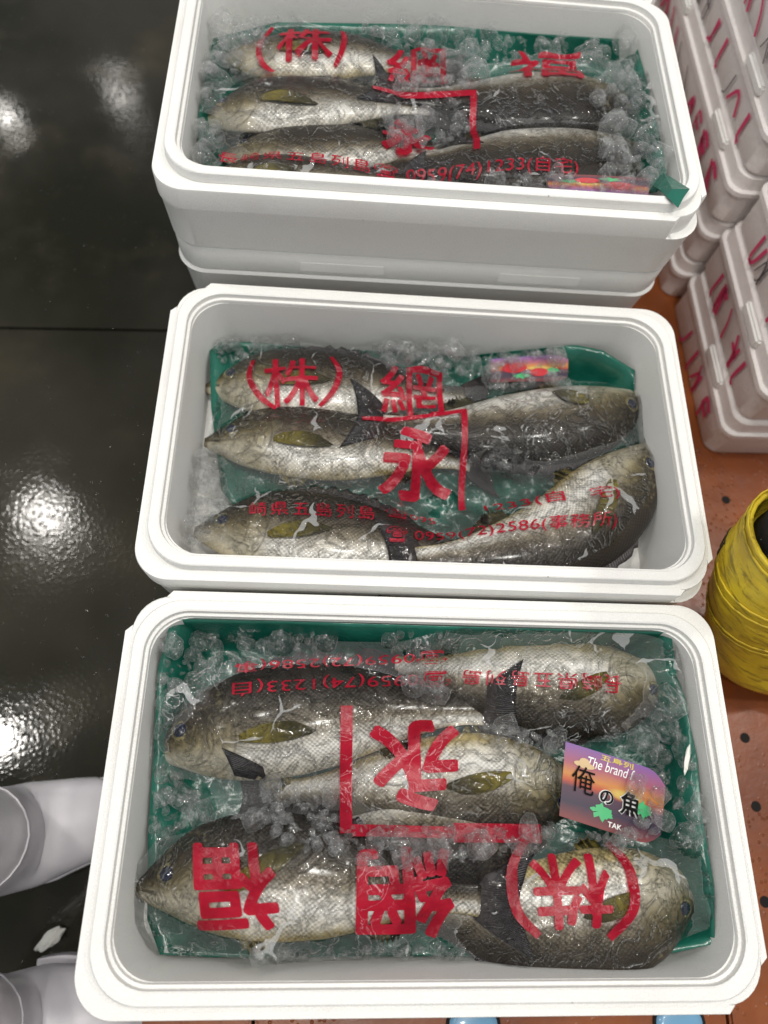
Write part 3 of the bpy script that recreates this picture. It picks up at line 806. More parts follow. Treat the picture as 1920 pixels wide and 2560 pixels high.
def liner(box, floor_z, edge, label, seed, crum=0.006, D=.088):
    """edge: outline on the layout sheet with the height of every corner; the sheet dips to floor_z inside"""
    zr = BOX[box][2]
    P = [to_local(box, at(px, py, zr + z)) for px, py, z in edge]
    poly = [(p.x, p.y) for p in P]; N = 96
    # polar grid towards the middle keeps the outline clean
    cx_ = sum(p.x for p in P) / len(P); cy_ = sum(p.y for p in P) / len(P)
    ring = []
    m_ = len(P)
    for k in range(m_):
        a, b = P[k], P[(k + 1) % m_]
        n_ = max(2, int((b - a).length / 0.006))
        for j in range(n_): ring.append(a.lerp(b, j / n_))
    R = 34; V = []; F = []
    for r in range(R):
        s = r / (R - 1)
        for p in ring:
            x, y = p.x + (cx_ - p.x) * s * .985, p.y + (cy_ - p.y) * s * .985
            d = math.hypot(p.x - x, p.y - y)
            k = min(1, d / 0.035); k = k * k * (3 - 2 * k)
            z = p.z + (floor_z - p.z) * k
            if d > 0.001:
                q = Vector((x * 34 + seed, y * 34, seed * 3.1)); w_ = abs(noise.noise(q)) * 1.6 + abs(noise.noise(q * 2.3)) * .8
                z += crum * (w_ - .5) * min(1, d / 0.02)
                x += 0.004 * noise.noise(q * 1.7) * min(1, d / .02); y += 0.004 * noise.noise(q * 1.7 + Vector((9, 2, 4))) * min(1, d / .02)
            z = max(z, -D + 0.0025)
            lx, ly = wall_limit(z, D)
            x = max(-lx, min(lx, x)); y = max(-ly, min(ly, y))
            V.append(to_world(box, x, y, z))
    n = len(ring)
    for r in range(R - 1):
        for k in range(n):
            j = (k + 1) % n
            F.append((r * n + k, r * n + j, (r + 1) * n + j, (r + 1) * n + k))
    F.append(tuple((R - 1) * n + k for k in range(n)))
    DRAPE[box].append((V, F))
    c = sum(V, Vector()) / len(V); c.z = min(v.z for v in V)
    o = link('plastic_liner', mesh('plastic_liner', [v - c for v in V], F), LINER); o.location = c
    md = o.modifiers.new('thickness', 'SOLIDIFY'); md.thickness = 0.0004; md.offset = -1
    tag(o, label, 'plastic liner')
    return o
liner('F', -.078, [(372, 1330, -.012), (700, 1338, -.010), (1100, 1352, -.012), (1448, 1352, -.012), (1462, 1460, -.030), (1500, 1560, -.030), (1515, 1750, -.020), (1545, 1930, -.030),
                   (1560, 2035, -.040), (1440, 2062, -.050), (1200, 2085, -.060), (900, 2080, -.062), (600, 2075, -.062), (345, 2062, -.062), (318, 1985, -.066), (320, 1800, -.060), (330, 1640, -.050), (342, 1440, -.030)],
      'green plastic liner in the nearest box, rising along its right wall', 3.0)
liner('M', -.095, [(452, 738, -.075), (700, 742, -.080), (1000, 745, -.080), (1225, 742, -.050), (1300, 756, -.045), (1372, 800, -.058), (1400, 870, -.070), (1420, 1000, -.070), (1415, 1100, -.078),
                   (1365, 1150, -.088), (1200, 1180, -.100), (1000, 1180, -.1), (700, 1120, -.1), (520, 1110, -.092), (478, 1060, -.090), (456, 880, -.082)],
      'green plastic liner in the middle box, crumpled at its upper right corner', 5.0, .009, D=.112)
liner('T', -.076, [(440, 88, -.050), (600, 48, -.040), (860, 52, -.042), (1150, 62, -.042), (1385, 84, -.040), (1402, 200, -.030), (1425, 290, -.024), (1440, 370, -.022),
                   (1420, 415, -.030), (1200, 410, -.05), (900, 400, -.06), (440, 380, -.06), (418, 240, -.040), (425, 150, -.045)],
      'green plastic liner in the farthest box, its corner poking over the near right rim', 8.0)
# the liner's corner folded out over the rim of the farthest box
zr = BOX['T'][2]
pts = [at(1405, 398, zr - .022), at(1432, 372, zr - .018), at(1452, 384, zr - .008), at(1490, 408, zr + .0045), at(1476, 428, zr + .0055), at(1465, 449, zr + .0045), at(1440, 424, zr + .003), at(1422, 408, zr - .008)]
mid = at(1452, 408, zr + .0065)
V = [p for p in pts] + [mid]
flap = link('folded_corner', mesh('folded_corner', V, [(i, (i + 1) % 8, 8) for i in range(8)]), LINER, smooth=False)
bpy.context.view_layer.update()
lt = [o for o in COL.objects if o.name.startswith('plastic_liner') and 'farthest' in o['label']][0]
flap.parent = lt; flap.matrix_parent_inverse = Matrix.Translation(-lt.location)
md = flap.modifiers.new('thickness', 'SOLIDIFY'); md.thickness = 0.0005; md.offset = 1

# ------------------------------------------------------------------ ice
def ice_mesh(seed, style):
    bm = bmesh.new(); bmesh.ops.create_icosphere(bm, subdivisions=4, radius=1.0)
    o = Vector((seed * 3.7, seed * 1.3, 5.1)); r_ = random.Random(seed)
    planes = []
    for _ in range(7 if style else 4):
        d = Vector((r_.gauss(0, 1), r_.gauss(0, 1), r_.gauss(0, 1))).normalized()
        planes.append((d, r_.uniform(.55, .85)))
    for v in bm.verts:
        p = v.co.copy(); e = 0.62
        q = Vector([math.copysign(abs(c) ** e, c) for c in p]) * 0.9
        for d, k in planes:
            h = q.dot(d)
            if h > k: q -= d * (h - k) * 0.9
        q *= 1 + 0.13 * noise.noise(p * 1.6 + o) + 0.045 * noise.noise(p * 4.2 + o) + 0.018 * noise.noise(p * 10 + o)
        v.co = q
    me = bpy.data.meshes.new('ice_piece'); bm.to_mesh(me); bm.free()
    me.materials.append(ICE); me.polygons.foreach_set('use_smooth', [True] * len(me.polygons))
    return me
ICEM = [ice_mesh(i + 1, i % 2) for i in range(14)]
PLACED = {'F': [], 'M': [], 'T': []}
BV = {}
def rebuild(box):
    V = []; F = []
    for v, f in DRAPE[box]:
        o = len(V); V += v; F += [tuple(i + o for i in ff) for ff in f]
    BV[box] = BVHTree.FromPolygons([tuple(v) for v in V], F)
for b_ in 'FMT': rebuild(b_)
def hit(box, w):
    h = BV[box].ray_cast(Vector((w.x, w.y, 3.0)), Vector((0, 0, -1)))
    return h[0].z if h[0] is not None else None
DEP = {'F': .088, 'M': .112, 'T': .086}
HEAPS = []
def heap(box, poly, n, rmin, rmax, label, group, zref=-.03, zmax=-0.004, layers=1.0, surf=None, sink=.35):
    HEAPS.append((box, poly, n, zref, zmax, surf))
    zr = BOX[box][2]
    xs = [p[0] for p in poly]; ys = [p[1] for p in poly]
    cnt = 0; tries = 0
    mine = []
    while cnt < n and tries < n * 60:
        tries += 1
        px, py = random.uniform(min(xs), max(xs)), random.uniform(min(ys), max(ys))
        if not inside(poly, px, py): continue
        r = rmin * .75 + (rmax * 1.18 - rmin * .75) * random.random() ** 1.5
        w = at(px, py, zr + zref); l = to_local(box, w)
        lx, ly = wall_limit(zref, DEP[box])
        if abs(l.x) > lx - r * .95 or abs(l.y) > ly - r * .95:
            if abs(l.x) > lx + .01 or abs(l.y) > ly + .01: continue
            l.x = max(-lx + r * .95, min(lx - r * .95, l.x)); l.y = max(-ly + r * .95, min(ly - r * .95, l.y)); w = to_world(box, l.x, l.y, 0)
        near = min([math.hypot(w.x - q[0], w.y - q[1]) / (r + q[3]) for q in mine] or [9])
        if near < (0.62 if tries < n * 25 else 0.42): continue
        if surf: h = surf(w.x, w.y)
        else: h = hit(box, w)
        if h is None: h = zr - DEP[box] + .003
        z = h + r * (1 - sink)
        for q in PLACED[box]:
            d = math.hypot(w.x - q[0], w.y - q[1]); R_ = (r + q[3]) * .72
            if d < R_: z = max(z, q[2] + math.sqrt(R_ * R_ - d * d) * .75)
        if z + r * .8 > zr + zmax: continue
        PLACED[box].append((w.x, w.y, z, r)); mine.append((w.x, w.y, z, r)); cnt += 1
        o = bpy.data.objects.new('ice_piece', random.choice(ICEM)); COL.objects.link(o)
        o.location = (w.x, w.y, z)
        o.rotation_euler = (random.uniform(0, 6.3), random.uniform(0, 6.3), random.uniform(0, 6.3))
        o.scale = (r * random.uniform(.85, 1.25), r * random.uniform(.75, 1.05), r * random.uniform(.7, .95))
        tag(o, label, 'ice piece', group)
    return mine
def level(box, z):
    def f(x, y):
        h = hit(box, Vector((x, y, 0)))
        return max(h if h is not None else 0, BOX[box][2] + z)
    return f
# heaps lying in the liner, beside the fish
heap('F', [(345, 1360), (420, 1340), (560, 1348), (700, 1362), (730, 1400), (600, 1415), (480, 1450), (410, 1530), (340, 1600), (325, 1540)], 21, 0.0088, 0.0189, 'clear ice lump heaped at the back left corner of the nearest box', 'ice at the back left of the nearest box', -.022, surf=level('F', -.048))
heap('F', [(840, 1345), (1010, 1350), (1020, 1372), (900, 1420), (840, 1400)], 6, 0.0075, 0.0143, 'clear ice lump at the middle of the back wall of the nearest box', 'ice at the middle of the back wall of the nearest box', -.025, surf=level('F', -.048))
heap('F', [(1400, 1560), (1480, 1500), (1510, 1620), (1520, 1740), (1520, 1850), (1470, 1840), (1440, 1700), (1380, 1620), (1290, 1610), (1330, 1585)], 16, 0.0100, 0.0195, 'clear ice lump on green plastic along the right wall of the nearest box', 'ice along the right wall of the nearest box', -.035, surf=level('F', -.056))
heap('F', [(540, 2055), (1000, 2050), (1010, 2085), (560, 2090)], 8, 0.0075, 0.0130, 'flat clear ice lump along the near wall of the nearest box', 'ice along the near wall of the nearest box', -.05, surf=level('F', -.062))
heap('F', [(330, 1650), (390, 1680), (440, 1700), (440, 1760), (370, 1800), (325, 1840), (315, 1750)], 9, 0.0063, 0.0156, 'wet clear ice lump by the left wall of the nearest box, on green plastic', 'ice along the left wall of the nearest box', -.055, surf=level('F', -.064))
heap('M', [(470, 702), (640, 700), (640, 735), (560, 760), (480, 770), (460, 740)], 7, 0.0088, 0.0156, 'clear ice lump at the back left corner of the middle box', 'ice at the back left of the middle box', -.06, surf=level('M', -.080))
heap('M', [(415, 970), (470, 960), (480, 1100), (440, 1180), (395, 1190), (400, 1080)], 12, 0.0088, 0.0182, 'clear ice lump along the left wall of the middle box', 'ice along the left wall of the middle box', -.07, surf=level('M', -.088))
heap('M', [(780, 720), (900, 705), (1050, 712), (1215, 720), (1222, 760), (1150, 790), (1010, 800), (930, 790), (860, 770)], 21, 0.0088, 0.0175, 'clear ice lump heaped along the back wall of the middle box', 'ice along the back wall of the middle box', -.055, surf=level('M', -.072))
heap('M', [(1050, 985), (1120, 975), (1160, 990), (1090, 1020), (1040, 1005)], 4, 0.0063, 0.0117, 'small ice lump between the fish tails in the centre of the middle box', 'ice in the centre of the middle box', -.06)
heap('T', [(450, 40), (560, 15), (680, 30), (580, 50), (520, 90), (500, 140), (440, 170), (425, 140)], 17, 0.0088, 0.0175, 'clear ice lump at the back left corner of the farthest box', 'ice at the back left of the farthest box', -.03, surf=level('T', -.046))
heap('T', [(760, 30), (900, 45), (1150, 60), (1380, 80), (1390, 130), (1250, 112), (1080, 118), (960, 130), (880, 100)], 31, 0.0088, 0.0169, 'clear ice lump along the back wall of the farthest box', 'ice along the back wall of the farthest box', -.03, surf=level('T', -.046))
heap('T', [(425, 150), (470, 150), (460, 180), (430, 215), (420, 190)], 4, 0.0075, 0.0130, 'clear ice lump by the left wall of the farthest box', 'ice along the left wall of the farthest box', -.03, surf=level('T', -.046))
heap('T', [(415, 270), (480, 260), (480, 300), (430, 340), (405, 350)], 6, 0.0088, 0.0143, 'clear ice lump between fish heads at the left wall of the farthest box', 'ice along the left wall of the farthest box', -.035, surf=level('T', -.046))

# ------------------------------------------------------------------ clear film with red printing
def film(box, poly_px, label, seed, zoff=.0022, sag=.00005, iters=240, wr=.0021, amp=1.0):
    zr = BOX[box][2]
    poly = [tuple(to_local(box, at(px, py, zr - .03)).xy) for px, py in poly_px]
    st = .0025
    x0, x1, y0, y1 = -IL / 2 + .006, IL / 2 - .006, -IW / 2 + .006, IW / 2 - .006
    nx, ny = int((x1 - x0) / st) + 1, int((y1 - y0) / st) + 1
    H = np.zeros((nx, ny))
    for i in range(nx):
        for j in range(ny):
            w = to_world(box, x0 + i * st, y0 + j * st, 0)
            h = hit(box, w); H[i, j] = (h if h is not None else zr - DEP[box]) - zr
            
    for qx, qy, qz, qr in PLACED[box]:
        l = to_local(box, Vector((qx, qy, qz)))
        i0, i1 = max(0, int((l.x - qr - x0) / st)), min(nx, int((l.x + qr - x0) / st) + 2)
        j0, j1 = max(0, int((l.y - qr - y0) / st)), min(ny, int((l.y + qr - y0) / st) + 2)
        for i in range(i0, i1):
            for j in range(j0, j1):
                d2 = (x0 + i * st - l.x) ** 2 + (y0 + j * st - l.y) ** 2
                if d2 < qr * qr: H[i, j] = max(H[i, j], l.z + .75 * math.sqrt(qr * qr - d2))
    Zf = H + zoff
    for it in range(iters):
        P = np.pad(Zf, 1, mode='edge')
        avg = (P[2:, 1:-1] + P[:-2, 1:-1] + P[1:-1, 2:] + P[1:-1, :-2]) / 4
        Zf = np.maximum(H + zoff, avg - sag)
    P = np.pad(Zf, 1, mode='edge'); Zs = (P[2:, 1:-1] + P[:-2, 1:-1] + P[1:-1, 2:] + P[1:-1, :-2] + 2 * Zf) / 6
    Zf = np.maximum(H + zoff * .6, Zs)
    gap = Zf - H - zoff
    for i in range(nx):
        for j in range(ny):
            x, y = x0 + i * st, y0 + j * st
            q = Vector((x * 26 + seed, y * 40 + x * 9, seed))
            a = noise.noise(q); b = noise.noise(q * 2.6)
            g_ = min(1.0, .35 + gap[i, j] / .006)
            Zf[i, j] += wr * g_ * ((1 - abs(a) * 2.2) + .5 * (1 - abs(b) * 2.2)) * .6
    Zf = np.minimum(Zf, -.003)
    Zf = np.maximum(Zf, H + .0007)
    def zf(x, y):
        fx = min(max((x - x0) / st, 0), nx - 1.001); fy = min(max((y - y0) / st, 0), ny - 1.001)
        i, j = int(fx), int(fy); a, b = fx - i, fy - j
        return (Zf[i, j] * (1 - a) * (1 - b) + Zf[i + 1, j] * a * (1 - b) + Zf[i, j + 1] * (1 - a) * b + Zf[i + 1, j + 1] * a * b)
    idx = -np.ones((nx, ny), int); V = []; LO = []; F = []
    def vid(i, j):
        if idx[i, j] < 0:
            idx[i, j] = len(V); V.append(Vector((x0 + i * st, y0 + j * st, Zf[i, j]))); LO.append(float(min(1, max(0, gap[i, j] / .009))))
        return int(idx[i, j])
    for i in range(nx - 1):
        for j in range(ny - 1):
            if inside(poly, x0 + (i + .5) * st, y0 + (j + .5) * st):
                F.append((vid(i, j), vid(i + 1, j), vid(i + 1, j + 1), vid(i, j + 1)))
    cx, cy, zr_, ya = BOX[box]
    me = mesh('plastic_film', V, F)
    bm = bmesh.new(); bm.from_mesh(me)
    for _ in range(4):
        bd = [v for v in bm.verts if v.is_boundary]; new = {}
        for v in bd:
            nb = [e.other_vert(v).co for e in v.link_edges if e.is_boundary]
            if len(nb) == 2: new[v] = v.co * .4 + (nb[0] + nb[1]) * .3
        for v, c in new.items(): v.co = c
    bm.to_mesh(me); bm.free()
    a = me.attributes.new('loose', 'FLOAT', 'POINT'); a.data.foreach_set('value', LO)
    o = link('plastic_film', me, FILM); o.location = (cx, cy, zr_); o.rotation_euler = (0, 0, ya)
    tag(o, label, 'plastic film')
    o.visible_shadow = True
    return o, zf
def text_mesh(s, bold=0.0, space=1.0):
    cu = bpy.data.curves.new('t', 'FONT'); cu.body = s; cu.size = 1; cu.offset = bold; cu.space_character = space
    cu.resolution_u = 4
    o = bpy.data.objects.new('t', cu); COL.objects.link(o)
    bpy.context.view_layer.update()
    me = bpy.data.meshes.new_from_object(o.evaluated_get(bpy.context.evaluated_depsgraph_get()))
    bpy.data.objects.remove(o); bpy.data.curves.remove(cu)
    me.materials.clear()
    return me
def drape_mesh(me, step=0.004, normal=True):
    bm = bmesh.new(); bm.from_mesh(me)
    bmesh.ops.triangulate(bm, faces=bm.faces)
    xs = [v.co.x for v in bm.verts]; ys = [v.co.y for v in bm.verts]
    for ax, lo, hi in ((0, min(xs), max(xs)), (1, min(ys), max(ys))):
        k = lo + step
        while k < hi:
            co = Vector((k, 0, 0)) if ax == 0 else Vector((0, k, 0)); no = Vector((1, 0, 0)) if ax == 0 else Vector((0, 1, 0))
            bmesh.ops.bisect_plane(bm, geom=bm.verts[:] + bm.edges[:] + bm.faces[:], plane_co=co, plane_no=no)
            k += step
    bm.to_mesh(me); bm.free(); return me
def print_mesh(box, fo, zf, me, name, lift=.0004):
    drape_mesh(me, .0035)
    for v in me.vertices: v.co.z = zf(v.co.x, v.co.y) + lift
    bm = bmesh.new(); bm.from_mesh(me)
    for f in bm.faces:
        if f.normal.z < 0: f.normal_flip()
    bm.to_mesh(me); bm.free()
    return link(name, me, INK, fo)
def raster_text(s, space, W, Hh, bold):
    """glyph outlines filled into cells W x Hh, thickened by bold cells"""
    me = text_mesh(s, 0.0, space)
    xs = np.array([v.co.x for v in me.vertices]); ys = np.array([v.co.y for v in me.vertices])
    pad = int(math.ceil(bold)) + 1
    X = (xs - xs.min()) / (xs.max() - xs.min()) * (W - 2 * pad) + pad; Y = (ys - ys.min()) / (ys.max() - ys.min()) * (Hh - 2 * pad) + pad
    G = np.zeros((W, Hh), bool)
    me.calc_loop_triangles()
    for t in me.loop_triangles:
        a, b, c = t.vertices
        x0, x1, x2, y0, y1, y2 = X[a], X[b], X[c], Y[a], Y[b], Y[c]
        i0, i1, j0, j1 = int(min(x0, x1, x2)), int(max(x0, x1, x2)) + 1, int(min(y0, y1, y2)), int(max(y0, y1, y2)) + 1
        i0 = max(i0, 0); j0 = max(j0, 0); i1 = min(i1, W); j1 = min(j1, Hh)
        if i1 <= i0 or j1 <= j0: continue
        gx, gy = np.meshgrid(np.arange(i0, i1) + .5, np.arange(j0, j1) + .5, indexing='ij')
        d = (y1 - y2) * (x0 - x2) + (x2 - x1) * (y0 - y2)
        if abs(d) < 1e-9: continue
        u = ((y1 - y2) * (gx - x2) + (x2 - x1) * (gy - y2)) / d; v = ((y2 - y0) * (gx - x2) + (x0 - x2) * (gy - y2)) / d
        G[i0:i1, j0:j1] |= (u >= -1e-6) & (v >= -1e-6) & (u + v <= 1 + 1e-6)
    R = int(math.ceil(bold)); O = G.copy()
    for dx in range(-R, R + 1):
        for dy in range(-R, R + 1):
            if dx * dx + dy * dy <= bold * bold + .3 and (dx or dy):
                O |= np.roll(np.roll(G, dx, 0), dy, 1)
    bpy.data.meshes.remove(me)
    return O
CELL = .00062
def put_text(box, fo, zf, s, quad, bold=1.0, space=1.0, name='lettering', zref=-.022, cell=CELL):
    """quad: where the upright text's lower left, lower right, upper right, upper left corners lie; bold in mm"""
    zr = BOX[box][2]
    q = [to_local(box, at(px, py, zr + zref)).xy for px, py in quad]
    W = int(((q[1] - q[0]).length + (q[2] - q[3]).length) / 2 / cell); Hh = int(((q[3] - q[0]).length + (q[2] - q[1]).length) / 2 / cell)
    G = raster_text(s, space, W, Hh, bold * .001 / cell / 2)
    V = []; F = []; idx = {}
    def vid(i, j):
        k = (i, j)
        if k not in idx:
            a, b = i / W, j / Hh
            p = q[0] * ((1 - a) * (1 - b)) + q[1] * (a * (1 - b)) + q[2] * (a * b) + q[3] * ((1 - a) * b)
            idx[k] = len(V); V.append((p.x, p.y, 0))
        return idx[k]
    for i, j in np.argwhere(G):
        i, j = int(i), int(j); F.append((vid(i, j), vid(i + 1, j), vid(i + 1, j + 1), vid(i, j + 1)))
    me = mesh(name, V, F)
    bm = bmesh.new(); bm.from_mesh(me)
    for _ in range(3):
        new = {}
        for v in bm.verts:
            if v.is_boundary:
                nb = [e.other_vert(v).co for e in v.link_edges if e.is_boundary]
                if len(nb) == 2: new[v] = v.co * .4 + (nb[0] + nb[1]) * .3
        for v, c in new.items(): v.co = c
    for v in bm.verts: v.co.z = zf(v.co.x, v.co.y) + .0004
    bm.normal_update()
    fl = [f for f in bm.faces if f.normal.z < 0]
    if fl: bmesh.ops.reverse_faces(bm, faces=fl)
    bm.to_mesh(me); bm.free()
    return link(name, me, INK, fo)
def put_stroke(box, fo, zf, pts, w, name='printed_line', zref=-.022, curve=True):
    zr = BOX[box][2]; P = [to_local(box, at(px, py, zr + zref)) for px, py in pts]
    P = [Vector((p.x, p.y, 0)) for p in P]
    if curve: Q, L = catmull(P, 24)
    else: Q = P
    wm = w * .00021; V = []; F = []
    for i, p in enumerate(Q):
        a, b = Q[max(i - 1, 0)], Q[min(i + 1, len(Q) - 1)]
        t = (b - a).normalized(); n = Vector((-t.y, t.x, 0))
        s = i / (len(Q) - 1); k = 1.0 if not curve else .55 + .55 * math.sin(math.pi * (s * .8 + .1))
        V += [p - n * wm * k, p + n * wm * k]
    for i in range(len(Q) - 1): F.append((2 * i, 2 * i + 2, 2 * i + 3, 2 * i + 1))
    return print_mesh(box, fo, zf, mesh(name, V, F), name)
def rect_px(x0, y0, x1, y1, dy=0, rot=False):
    q = [(x0, y1), (x1, y1 + dy), (x1, y0 + dy), (x0, y0)]
    return q if not rot else [q[2], q[3], q[0], q[1]]

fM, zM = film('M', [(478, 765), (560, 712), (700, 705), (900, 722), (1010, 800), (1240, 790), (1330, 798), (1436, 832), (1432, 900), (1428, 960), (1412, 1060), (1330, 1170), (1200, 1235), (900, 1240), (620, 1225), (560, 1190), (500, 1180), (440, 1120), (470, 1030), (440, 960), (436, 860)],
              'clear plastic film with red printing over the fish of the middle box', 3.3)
K = ('M', fM, zM)
put_text(*K, '株', [(568, 852), (690, 848), (694, 742), (560, 745)], 2.0)
put_stroke(*K, [(541, 742), (532, 780), (552, 818), (592, 852)], 15)
put_stroke(*K, [(716, 738), (734, 775), (722, 815), (690, 848)], 15)
put_text(*K, '網', [(826, 860), (974, 868), (968, 762), (822, 752)], 2.2)
put_stroke(*K, [(785, 876), (1018, 858)], 15, curve=False); put_stroke(*K, [(1012, 856), (1020, 1058)], 17, curve=False)
put_text(*K, '永', [(818, 1044), (1000, 1040), (985, 884), (835, 886)], 5.6)
put_text(*K, '崎県五島列島', [(532, 1102), (815, 1112), (815, 1072), (532, 1064)], 0.9, 1.25)
put_text(*K, '☎095', [(835, 1098), (960, 1102), (960, 1068), (835, 1072)], 0.9)
put_text(*K, '☎', [(836, 1160), (888, 1158), (888, 1118), (836, 1120)], 0.9)
put_text(*K, '0959(72)2586(事務所)', [(900, 1158), (1342, 1138), (1342, 1098), (900, 1118)], 0.9)
put_text(*K, '1233(自', [(1062, 1088), (1232, 1080), (1228, 1042), (1062, 1050)], 0.9)
put_text(*K, '宅)', [(1280, 1080), (1346, 1078), (1342, 1040), (1276, 1042)], 0.9)

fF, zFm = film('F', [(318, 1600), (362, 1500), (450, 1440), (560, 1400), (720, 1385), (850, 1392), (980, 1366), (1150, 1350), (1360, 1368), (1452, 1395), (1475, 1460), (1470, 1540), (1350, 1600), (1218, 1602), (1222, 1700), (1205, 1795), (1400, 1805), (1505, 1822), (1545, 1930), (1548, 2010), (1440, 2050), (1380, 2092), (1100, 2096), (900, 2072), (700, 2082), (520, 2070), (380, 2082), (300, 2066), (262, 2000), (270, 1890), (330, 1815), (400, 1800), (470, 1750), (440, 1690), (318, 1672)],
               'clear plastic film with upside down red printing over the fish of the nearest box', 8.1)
K = ('F', fF, zFm)
put_text(*K, '長崎県五島列島', [(1355, 1452), (1005, 1438), (1003, 1474), (1353, 1500)], 0.9, 1.15)
put_text(*K, '☎0959(74)1233(自', [(985, 1436), (497, 1464), (497, 1508), (985, 1478)], 0.9)
put_text(*K, '☎0959(72)2586(事', [(972, 1398), (500, 1420), (500, 1455), (972, 1430)], 0.9)
put_stroke(*K, [(749, 1524), (748, 1800)], 28, curve=False); put_stroke(*K, [(985, 1800), (1185, 1804)], 40, curve=False); put_stroke(*K, [(762, 1794), (985, 1800)], 24, curve=False)
put_text(*K, '永', [(1004, 1548), (796, 1550), (802, 1768), (1000, 1750)], 5.6)
put_text(*K, '福', [(588, 1815), (410, 1818), (420, 2030), (622, 2008)], 4.2)
put_text(*K, '網', [(975, 1826), (768, 1830), (765, 2038), (1002, 2042)], 4.2)
put_text(*K, '株', [(1318, 1842), (1150, 1846), (1158, 2022), (1330, 2006)], 2.6)
put_stroke(*K, [(1328, 1822), (1362, 1880), (1364, 1960), (1318, 2028)], 22); put_stroke(*K, [(1150, 1818), (1118, 1880), (1124, 1970), (1172, 2028)], 22)

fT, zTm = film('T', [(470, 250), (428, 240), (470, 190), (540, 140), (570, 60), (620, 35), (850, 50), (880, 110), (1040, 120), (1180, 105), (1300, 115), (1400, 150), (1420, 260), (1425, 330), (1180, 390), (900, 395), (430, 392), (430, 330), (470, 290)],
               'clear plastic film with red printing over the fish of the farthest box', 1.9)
K = ('T', fT, zTm)
put_text(*K, '株', [(592, 122), (722, 122), (722, 44), (600, 44)], 2.6)
put_stroke(*K, [(588, 42), (560, 80), (562, 110), (590, 138)], 15); put_stroke(*K, [(736, 44), (744, 75), (738, 105), (724, 128)], 15)
put_text(*K, '網', [(838, 150), (975, 158), (968, 78), (834, 82)], 2.2)
put_text(*K, '福', [(1100, 165), (1268, 168), (1262, 92), (1104, 88)], 3.0)
put_stroke(*K, [(806, 175), (1028, 192)], 22, curve=False); put_stroke(*K, [(1024, 186), (1031, 318)], 18, curve=False)
put_text(*K, '永', [(822, 302), (948, 306), (944, 222), (826, 220)], 5.6)
put_text(*K, '長崎県五島列島☎', [(466, 345), (865, 362), (865, 325), (470, 312)], 0.9, 1.15)
put_text(*K, '0959(74)1233(自宅)', [(880, 364), (1250, 385), (1250, 350), (880, 328)], 0.9)

# ice lying on top of the film
def on(box, zf):
    def f(x, y):
        l = to_local(box, Vector((x, y, 0))); return BOX[box][2] + zf(l.x, l.y)
    return f
heap('F', [(560, 1760), (700, 1760), (900, 1790), (1120, 1790), (1230, 1770), (1240, 1830), (1100, 1850), (930, 1870), (800, 1860), (620, 1815)], 25, 0.0075, 0.0149, 'clear ice lump in the dark gap between the rows of fish of the nearest box', 'ice on the film across the nearest box', -.03, surf=on('F', zFm))
heap('F', [(1060, 1560), (1200, 1580), (1230, 1620), (1160, 1640), (1040, 1600)], 6, 0.0075, 0.0130, 'clear ice lump under the pale fish tail in the middle of the nearest box', 'ice on the film across the nearest box', -.03, surf=on('F', zFm))
heap('F', [(860, 1430), (960, 1450), (960, 1500), (870, 1480)], 3, 0.0100, 0.0156, 'clear ice lump on the red telephone digits of the nearest box', 'ice on the film across the nearest box', -.03, surf=on('F', zFm))
heap('F', [(420, 1770), (580, 1690), (700, 1690), (740, 1750), (600, 1770)], 6, 0.0063, 0.0117, 'melting ice lump over the dark tail at the left of the nearest box', 'ice on the film across the nearest box', -.035, surf=on('F', zFm))
heap('T', [(880, 90), (1030, 80), (1040, 160), (1010, 180), (870, 180), (850, 140)], 15, 0.0088, 0.0156, 'clear ice lump on the film among the centre red strokes of the farthest box', 'ice on the film of the farthest box', -.02, surf=on('T', zTm))
heap('T', [(830, 210), (1010, 200), (1020, 265), (850, 290)], 10, 0.0088, 0.0143, 'clear ice lump in the middle of the farthest box, over the red block', 'ice on the film of the farthest box', -.02, surf=on('T', zTm))
heap('T', [(1290, 140), (1390, 130), (1415, 230), (1420, 350), (1440, 400), (1300, 400), (1290, 330), (1330, 250), (1280, 220)], 22, 0.0100, 0.0182, 'clear ice lump heaped over the fish heads at the right of the farthest box', 'ice at the right of the farthest box', -.02, zmax=.0, surf=on('T', zTm))
heap('T', [(780, 365), (1000, 365), (1280, 385), (1280, 410), (780, 395)], 15, 0.0088, 0.0156, 'clear ice lump along the near wall of the farthest box', 'ice along the near wall of the farthest box', -.02, surf=on('T', zTm))
heap('T', [(480, 70), (580, 60), (590, 110), (520, 140), (470, 130)], 6, 0.0088, 0.0156, 'clear ice lump burying the fish head at the back left of the farthest box', 'ice at the back left of the farthest box', -.02, surf=on('T', zTm))
heap('M', [(820, 745), (990, 760), (960, 800), (900, 800), (840, 780)], 6, 0.0075, 0.0130, 'clear ice lump resting on the red print of the middle box', 'ice along the back wall of the middle box', -.045, surf=on('M', zM))

